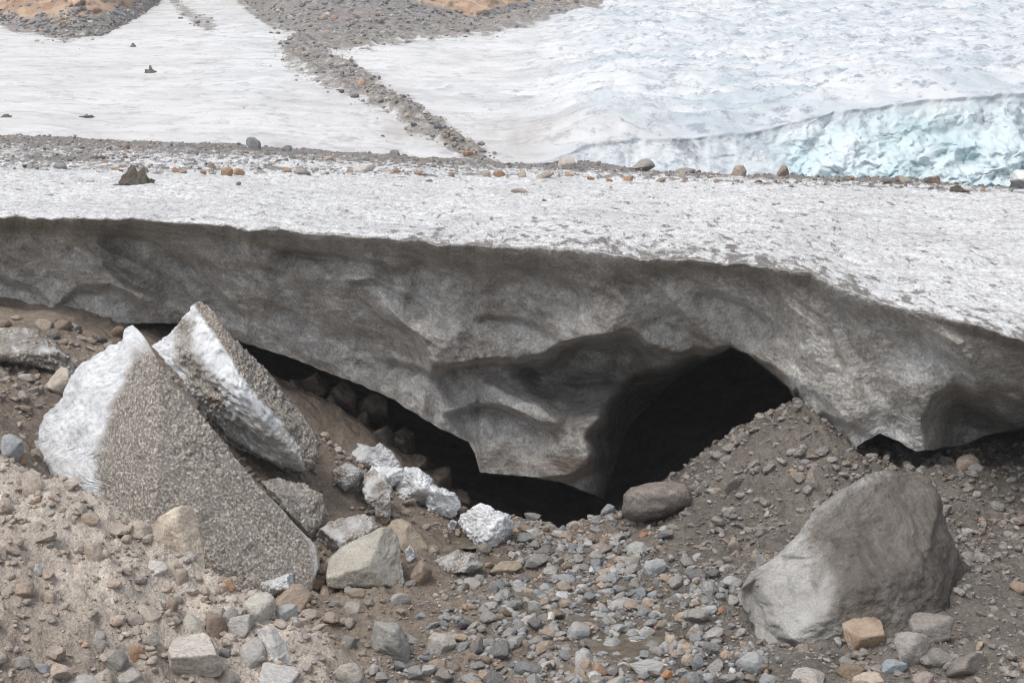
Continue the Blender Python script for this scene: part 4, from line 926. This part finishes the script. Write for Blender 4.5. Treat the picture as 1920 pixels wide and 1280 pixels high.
# stones lying on the ice top
PL = [(464,255,490,281,BLUE,'blue-grey upright boulder on the far gravel band of the ice top'),(230,266,244,279,BROWN,'round brown stone on the far gravel band of the ice top'),
 (306,266,324,276,BLUE,'left one of the two blue-grey stones side by side on the far gravel band'),(328,266,341,276,BLUE,'right one of the two blue-grey stones side by side on the far gravel band'),
 (528,272,547,283,BLUE,'blue-grey stone right of the upright boulder on the far gravel band'),(730,280,751,292,GREY,'flat grey stone where the snow slope meets the ice top'),
 (676,292,694,303,BLUE,'blue-grey stone above the large pale stone on the ice top'),(608,291,626,300,TAN,'tan stone on the gravel band above the large pale stone'),
 (100,304,126,317,BLUE,'blue-grey stone sitting on orange stones at the left of the ice top'),(50,307,64,316,GREY,'small grey stone at the far left of the stone row'),
 (390,304,406,316,BROWN,'dark brown stone just above the pair of orange stones'),(413,314,438,328,ORANGE,'left blocky stone of the orange pair on the ice top'),(436,315,459,328,ORANGE,'right leaning stone of the orange pair on the ice top'),
 (322,314,340,322,ORANGE,'orange-brown stone between the dirt cone and the orange pair'),(338,319,350,324,ORANGE,'flat orange stone left of the orange pair'),(262,313,279,323,BROWN,'brown stone behind the peak of the dirt cone'),
 (222,309,236,314,ORANGE,'thin orange stone left of the dirt cone'),(209,314,221,320,ORANGE,'small orange stone left of the dirt cone'),(532,314,550,322,ORANGE,'orange stone left of the grey-tan flat stone'),
 (550,315,582,327,GREY,'grey-tan flat stone in the row right of the orange pair'),(660,306,706,323,WHITE,'large pale stone with a peaked top on the ice top'),(648,318,662,325,ORANGE,'orange stone at the foot of the large pale stone'),
 (376,318,388,325,ORANGE,'tiny orange stone left of the orange pair'),(735,316,750,324,ORANGE,'orange stone right of the large pale stone'),(776,320,794,327,ORANGE,'rusty flat stone in the middle of the stone row'),
 (838,324,852,330,BROWN,'small brown stone in the middle of the stone row'),(904,319,920,331,TAN,'tan stone of the pair below the end of the moraine'),(924,319,946,331,ORANGE,'orange stone of the pair below the end of the moraine'),
 (98,313,112,319,ORANGE,'orange stone under the left side of the blue-grey stone'),(112,313,128,319,ORANGE,'orange stone under the right side of the blue-grey stone'),
 (1046,291,1080,314,PALE,'rounded brown-grey boulder right of the moraine end'),(1182,299,1228,318,GREY,'broad flat grey boulder before the grey ice front'),(1271,319,1286,332,TAN,'tan stone standing alone before the grey ice front'),
 (1264,312,1304,325,GREY,'low grey slab before the crack in the ice front'),(1370,310,1401,332,TAN,'pale tan boulder before the blue crack of the ice front'),(1457,310,1480,330,BROWN,'square-cut brown block at the left end of the blue ice'),
 (1578,331,1592,340,DARK,'small dark stone before the blue ice front'),(1684,330,1708,343,TAN,'tan stone left of the brown boulder before the blue ice'),(1738,328,1764,345,BROWN,'brown rounded boulder before the blue ice front'),
 (1728,333,1742,343,DARK,'dark stone touching the left side of the brown boulder'),(1650,333,1682,341,GREY,'low grey stone left of the tan stone before the blue ice'),(972,319,990,332,TAN,'upright tan stone right of the pair below the moraine'),
 (1002,324,1040,335,TAN,'long flat tan stone below the brown-grey boulder'),(1060,325,1076,332,ORANGE,'orange stone below the brown-grey boulder'),(1166,330,1190,339,ORANGE,'orange stone below the broad flat grey boulder'),
 (1100,330,1116,336,ORANGE,'small orange stone between the moraine and the broad flat boulder'),(1134,334,1150,340,ORANGE,'thin orange stone left of the one below the broad boulder'),(1230,333,1250,340,BROWN,'brown stone lying below the low grey slab'),
 (1274,337,1286,342,ORANGE,'little orange stone below the tan stone standing alone'),(1340,337,1356,343,ORANGE,'orange stone below the pale tan boulder on its left'),(1372,336,1384,342,TAN,'tiny tan stone below the pale tan boulder'),
 (958,353,992,363,TAN,'lone tan flat stone on the clean ice top'),(1016,374,1028,378,DARK,'tiny dark stone on the clean ice top below the lone tan one'),(1529,377,1545,382,DARK,'tiny dark flat stone on the right of the clean ice top'),
 (798,336,812,341,DARK,'tiny dark stone on the ice top below the middle of the stone row'),(442,341,452,346,DARK,'tiny dark stone below the orange pair on the ice top')]
for i, (x0, y0, x1, y1, c, lab) in enumerate(PL):
    rock('stone', lab, 'stone', x0, y0, x1, y1, tuple(A(c) * (.9 if c is not DARK else .8) + .03), 500 + i % 23, sub=3, sharp=30, on='ice', sink=.45, tilt=((i * 37) % 11 - 5) * .08)
# scattered small ones along the gravel band
for i in range(120):
    x = rs.uniform(0, 1920)
    b = float(np.interp(x, [0, 500, 800, 1000, 1920], [60, 48, 36, 24, 14]))
    w = rs.uniform(4, 11); y = float(Fc_(x)) + 3 + abs(rs.normal()) * b * .45
    c = [GREY, BLUE, BROWN, TAN, ORANGE, DARK][rs.choice(6, p=[.3, .22, .2, .1, .1, .08])]
    if any(a - 8 < x < d + 8 and e - 2 < y < g + 4 for a, e, d, g in BOX): continue
    side = 'left of the large pale stone' if x < 650 else 'right of the large pale stone'
    rock('small_stone', 'small loose stone in the far gravel band, ' + side, 'stone', x - w / 2, y - w * .55, x + w / 2, y, c, 500 + i % 23,
         group='small stones of the gravel band ' + side, sub=2, on='ice', sink=.3)

# dirt cones
def cone(lab, cx, yb, w, h, D, seed, colr, flat=1.0):
    v, f = ICO[5 if w > 40 else 4]; n = fbm(v[:, 0] * 2, v[:, 1] * 2, v[:, 2] * 2, seed, 4)
    r = np.hypot(v[:, 0], v[:, 1]); up = np.maximum(v[:, 2], -.15)
    c = P(cx, yb, D); W_, H_ = w / F * D / 2, h / F * D
    z = np.where(v[:, 2] > 0, .55 * (1 - r) + .45 * (1 - r * r) ** 1.3, v[:, 2] * .3)
    p = np.stack([v[:, 0] * (1 + .35 * n), v[:, 1] * (1 + .35 * n), z * (1 + .8 * n) + .14 * n + .05 * noise(v[:, 0] * 9, v[:, 1] * 9, v[:, 2] * 9, seed)], -1) * A([W_, W_ * .8, H_])
    o = link('dirt_cone', mesh_from('dirt_cone', p, f, [M['ground']], {'tint': np.tile(A([colr]), (len(p), 1))}), label=lab, category='dirt cone')
    o.location = c
D_, z_ = plateau_hit(252, 348)
cone('dark gritty dirt cone on the ice top in front of the stone row', 256, 347, 70, 27, D_, 1, (.15, .135, .11))
D_, z_ = plateau_hit(1797, 359)
cone('flat dark dirt cone on the ice top before the blue ice', 1797, 359, 40, 9, D_, 2, (.13, .11, .09))
for lab, cx, yb, w, h in [('dark dirt cone high on the left snow slope', 282, 137, 22, 10), ('dark round stone heap near the top of the left snow slope', 250, 88, 12, 7),
        ('grey dirt heap at the left border of the snow slope', 14, 224, 30, 8), ('small dirt heap low on the snow slope above the upright boulder', 393, 245, 14, 5), ('dirt heap in the grey streaks beside the moraine', 718, 264, 16, 9),
        ('brown dirt streak mound halfway up the left snow slope', 457, 209, 20, 6), ('low dark patch of dirt on the left snow slope', 163, 219, 26, 4)]:
    cone(lab, cx, yb, w, h, float(gl_D(cx, yb)) - .2, int(cx), (.16, .145, .125))

# ------------------------------------------------------------------ stream pools
for x_, y_, rx_, ry_ in PW:
    a_ = np.linspace(0, 2 * math.pi, 48, endpoint=False); z_ = float(base_h(x_, y_)) - .05
    rr_ = 1.75 * (1 + .12 * np.sin(3 * a_ + x_) + .08 * np.sin(5 * a_))
    ring = [np.stack([x_ + rx_ * rr_ * k * np.cos(a_), y_ + ry_ * rr_ * k * np.sin(a_), np.full(48, z_)], -1) for k in (.02, .5, 1.0)]
    V_ = np.concatenate(ring); i_ = np.arange(48); j_ = (i_ + 1) % 48
    Fs = np.concatenate([np.stack([i_ + 48 * k, i_ + 48 * (k + 1), j_ + 48 * (k + 1), j_ + 48 * k], -1) for k in (0, 1)])
    link('stream_pool', mesh_from('stream_pool', V_, Fs, [M['water']]), kind='structure')

# ------------------------------------------------------------------ cobbles (one object each) and gravel (stuff)
rs = np.random.RandomState(42)
BED = [(935,965),(1010,950),(1160,972),(1215,990),(1240,1055),(1340,1075),(1385,1125),(1440,1250),(1470,1320),(640,1320),(720,1240),(780,1180),(840,1130),(870,1080),(960,1060),(960,1010)]
def bed_w(px, py): return sstep(-55, 25, sdf(BED, px, py))
pal = A([(.26,.255,.24),(.21,.23,.245),(.31,.32,.325),(.37,.365,.35),(.29,.235,.185),(.22,.17,.13),(.38,.28,.2),(.40,.2,.11),(.13,.135,.14),(.46,.45,.43)])
pw_ = A([.24,.22,.14,.1,.1,.06,.035,.008,.08,.03]); pw_ = pw_ / pw_.sum()
pcat = ['grey','blue-grey','light grey','pale','tan','brown','tan','orange','dark','whitish']
# landmarks to describe where a cobble lies
LM = [(990,1110,'beside the brown pool'),(1200,1210,'around the second pool'),(1080,985,'before the cave mouth'),(1330,1130,'left of the huge boulder'),(880,1230,'at the bottom left of the stream bed'),
      (1060,1255,'at the bottom of the stream bed'),(1330,1240,'at the lower left foot of the huge boulder'),(800,1150,'on the brown silt left of the stream'),(1180,1110,'in the middle of the stream bed'),
      (1780,1200,'on the grey grit at the lower right'),(1560,950,'on the silt cone'),(200,1150,'on the gravel bank at the left'),(560,1230,'on the right end of the gravel bank')]
placed = []
variants = [rock_me(3, 600 + i, [16., 30., 45.][i % 3]) for i in range(18)]
tries = 0
while len(placed) < 190 and tries < 20000:
    tries += 1
    px, py = rs.uniform(-5, 1925), rs.uniform(900, 1300)
    w = float(bed_w(A([px]), A([py]))[0])
    crest_y = float(np.interp(px, [0,110,250,390,500,620,700,2000], [862,890,985,1080,1138,1205,1285,3000]))
    if rs.rand() > max(w, 0.055): continue
    if w < .5 and px > 1380 and py < 1000 and rs.rand() < .3: continue
    D = hit(px, py)
    if D > 33.5: continue
    szpx = (20 + 34 * rs.rand() ** 1.6) * (1.0 if w > .5 else .75) * (0.6 + .5 * (py - 900) / 380)
    if any(a - szpx * .35 < px < c + szpx * .35 and b - szpx * .3 < py < d + szpx * .3 for a, b, c, d in BOX): continue
    r = szpx / F * D / 2; p = P(px, py, D)
    if any((p[0] - q[0]) ** 2 + (p[1] - q[1]) ** 2 < (1.0 * (r + q[3])) ** 2 for q in placed): continue
    ci = int(rs.choice(len(pal), p=pw_)); 
    lm = min(LM, key=lambda m: (m[0] - px) ** 2 + ((m[1] - py) * 1.4) ** 2)[2]
    o = link('cobble', variants[rs.randint(len(variants))], label='%s cobble %s' % (pcat[ci], lm), category='cobble', group='%s cobbles %s' % (pcat[ci], lm))
    hz = r * rs.uniform(.55, .85)
    o.location = (p[0], p[1], float(gh(p[0], p[1])) + hz * .55); o.scale = (r * rs.uniform(.9, 1.15), r * rs.uniform(.7, 1.05), hz)
    o.rotation_euler = (rs.uniform(-.3, .3), rs.uniform(-.3, .3), rs.uniform(0, 6.28))
    cc_ = pal[ci] * rs.uniform(.85, 1.2)
    if w < .5: cc_ = cc_ * .5 + .5 * A((.42, .35, .29) if px < 700 else (.2, .178, .155))
    o.color = (*np.clip(cc_, 0, .9), 1)
    placed.append((p[0], p[1], p[2], r))

def gravel(n, sub, smin, smax, power, seed, dens, name, region, colf):
    rs = np.random.RandomState(seed); shp = [rock_shape(sub, 700 + seed + i, [18., 32.][i % 2], rough=.04) for i in range(12)]; f = ICO[sub][1]; nv = len(shp[0])
    x, y = [], []
    while len(x) < n:
        m = 40000; cx = rs.uniform(region[0], region[1], m); cy = rs.uniform(region[2], region[3], m)
        z = gh(cx, cy); ppx, ppy = proj(np.stack([cx, cy, z], -1))
        ok = (rs.rand(m) < dens(ppx, ppy, cx, cy)) & (ppx > -450) & (ppx < 2370) & (ppy < 1310)
        x += list(cx[ok]); y += list(cy[ok])
    x, y = A(x[:n]), A(y[:n]); z = gh(x, y)
    sz = smin * (smax / smin) ** (rs.rand(n) ** power)
    V = np.empty((n, nv, 3)); C = np.empty((n, nv, 3)); which = rs.randint(12, size=n)
    yaw = rs.rand(n) * 6.28; tx = rs.normal(size=n) * .35
    sc = np.stack([sz * rs.uniform(.8, 1.3, n), sz * rs.uniform(.7, 1.1, n), sz * rs.uniform(.45, .85, n)], -1) / 2
    for k in range(12):
        I = np.where(which == k)[0]; v = shp[k][None] * sc[I][:, None]
        c_, s_ = np.cos(tx[I])[:, None], np.sin(tx[I])[:, None]
        vx, vz = v[..., 0] * c_ - v[..., 2] * s_, v[..., 0] * s_ + v[..., 2] * c_
        c_, s_ = np.cos(yaw[I])[:, None], np.sin(yaw[I])[:, None]
        V[I] = np.stack([vx * c_ - v[..., 1] * s_, vx * s_ + v[..., 1] * c_, vz], -1)
    V += np.stack([x, y, z + sc[:, 2] * .45], -1)[:, None]
    C[:] = colf(x, y, rs, n)[:, None]
    FF = (f[None] + (np.arange(n) * nv)[:, None, None]).reshape(-1, 3)
    link(name, mesh_from(name, V.reshape(-1, 3), FF, [M['rock_tint']], {'tint': C.reshape(-1, 3)}, smooth=False), kind='stuff',
         label='loose gravel and pebbles covering the stream bed and banks')
def gcol(x, y, rs, n):
    c = pal[rs.choice(len(pal), size=n, p=pw_)] * rs.uniform(.75, 1.2, n)[:, None]
    # silt-coated stones away from the washed stream
    z = gh(x, y); ppx, ppy = proj(np.stack([x, y, z], -1)); w = bed_w(ppx, ppy)
    yc = np.interp(x, crest[:, 0], crest[:, 1]); md = ((y < yc + .4) & (x < -1.2))
    coat = np.where(md[:, None], A((.40, .33, .27))[None], np.where((x > 2)[:, None], A((.2, .178, .155))[None], A((.27, .215, .17))[None]))
    k = (1 - w)[:, None] * rs.uniform(.35, .95, n)[:, None]
    return c * (1 - k) + coat * k
def dens(px, py, x, y):
    w = bed_w(px, py); patch = sstep(-.3, .5, noise(x * 1.1, y * 1.1, 0, 66))
    lumpk = 0; cone_ = sstep(1200, 1300, px) * (py < 1080)
    gap = sstep(.3, -.1, noise(x * .75, y * .55, 0, 71)); w = w * (1 - .75 * gap)
    rub = sstep(-1.6, -2.4, x) * (y < np.interp(x, crest[:, 0], crest[:, 1]) + .3)
    return np.clip(w * .85 + .28 * rub + .10 + .22 * patch + .5 * cone_ * patch + .12 * cone_ + .25 * sstep(1380, 1450, px) * (py > 1180), 0, 1) * (y < 35)
gravel(5600, 2, .055, .19, 1.6, 1, dens, 'gravel', (-9.3, 12, 16, 34.5), gcol)
gravel(22000, 1, .02, .075, 1.3, 2, lambda a, b, c, d: np.clip(dens(a, b, c, d) + .12, 0, 1), 'gravel', (-9.3, 12, 16, 34.5), gcol)
gravel(2200, 2, .09, .28, 1.5, 3, lambda a, b, c, d: sstep(20, 60, sdf(BED, a, b)) * (.15 + sstep(-.2, .4, noise(c * .9, d * .9, 0, 75))) + .05 + .16 * (c < -2.5) + .35 * sstep(1230, 1330, a) * (b < 1080) * sstep(-.3, .3, noise(c * 1.3, d * 1.3, 0, 78)), 'gravel', (-9.3, 11.5, 16, 34), gcol)

def scatter(name, lab, pts, size, cols3, sub=1, seed=0, flat=(.5, .9)):
    rs = np.random.RandomState(seed); n = len(pts); f = ICO[sub][1]; shp = [rock_shape(sub, 900 + i, 30., rough=.05) for i in range(8)]
    V = np.empty((n, len(shp[0]), 3)); wh = rs.randint(8, size=n); ya = rs.rand(n) * 6.28
    sc = np.stack([size * rs.uniform(.8, 1.4, n), size * rs.uniform(.7, 1.1, n), size * rs.uniform(*flat, n)], -1) / 2
    for k in range(8):
        I = np.where(wh == k)[0]; v = shp[k][None] * sc[I][:, None]; c_, s_ = np.cos(ya[I])[:, None], np.sin(ya[I])[:, None]
        V[I] = np.stack([v[..., 0] * c_ - v[..., 1] * s_, v[..., 0] * s_ + v[..., 1] * c_, v[..., 2]], -1)
    V += (pts + np.stack([0 * size, 0 * size, sc[:, 2] * .4], -1))[:, None]
    C = np.repeat(cols3[:, None], V.shape[1], 1); FF = (f[None] + (np.arange(n) * V.shape[1])[:, None, None]).reshape(-1, 3)
    link(name, mesh_from(name, V.reshape(-1, 3), FF, [M['rock_tint']], {'tint': C.reshape(-1, 3)}, smooth=False), kind='stuff', label=lab)
rs = np.random.RandomState(8)
def farcol(n): return A([(.27,.265,.26),(.2,.2,.21),(.13,.125,.12),(.36,.3,.24),(.42,.27,.18),(.5,.49,.47)])[rs.choice(6, n, p=[.3, .22, .18, .14, .06, .1])] * rs.uniform(.7, 1.15, n)[:, None]
vis = (gpx_ > -40) & (gpx_ < 1960) & (PYg > -20)
wgt = np.where(vis, np.clip(mor, 0, 1) ** 2.2, 0).ravel(); idx = rs.choice(wgt.size, 5200, p=wgt / wgt.sum())
scatter('moraine_debris', 'angular rubble of the moraine winding down the far glacier', surf.reshape(-1, 3)[idx] + rs.normal(size=(5200, 3)) * (.15, .2, 0), .10 + .42 * rs.rand(5200) ** 5, farcol(5200), seed=3)
wp = np.where((tpx > -20) & (tpx < 1940), np.clip(dirt - .25, 0, 1) ** 1.5 * (fy < 80), 0).ravel(); idx = rs.choice(wp.size, 4200, p=wp / wp.sum())
for Vh_, oc_, hx_, hy_ in HILLV:
    w_ = np.where((hx_ > -20) & (hx_ < 1940) & (hy_ > -15), .05 + np.clip(1 - oc_, 0, 1), 0).ravel(); idx2 = rs.choice(w_.size, 1500, p=w_ / w_.sum())
    scatter('scree_debris', 'loose scree blocks lying on the hill above the glacier', Vh_.reshape(-1, 3)[idx2], .12 + .6 * rs.rand(1500) ** 5, farcol(1500), seed=5)
scatter('ice_top_grit', 'loose grit and small stones of the band along the far edge of the ice top', top.reshape(-1, 3)[idx] + rs.normal(size=(4200, 3)) * (.06, .15, 0), .035 + .17 * rs.rand(4200) ** 4, farcol(4200), seed=4)

# ------------------------------------------------------------------ haze
def haze():
    bm = bmesh.new(); bmesh.ops.create_cube(bm, size=1.0)
    me = bpy.data.meshes.new('haze'); bm.to_mesh(me); bm.free()
    o = link('haze', me, kind='stuff'); o.location = (0, 1100, 60); o.scale = (3400, 3400, 150)
    m = bpy.data.materials.new('haze'); m.use_nodes = True; n = m.node_tree.nodes; n.clear()
    v = n.new('ShaderNodeVolumePrincipled'); v.inputs['Color'].default_value = (.93, .96, 1.0, 1); v.inputs['Density'].default_value = 0.00045
    v.inputs['Anisotropy'].default_value = 0.2
    ou = n.new('ShaderNodeOutputMaterial'); m.node_tree.links.new(v.outputs[0], ou.inputs['Volume']); me.materials.append(m)
HAZE = True
if HAZE: haze()
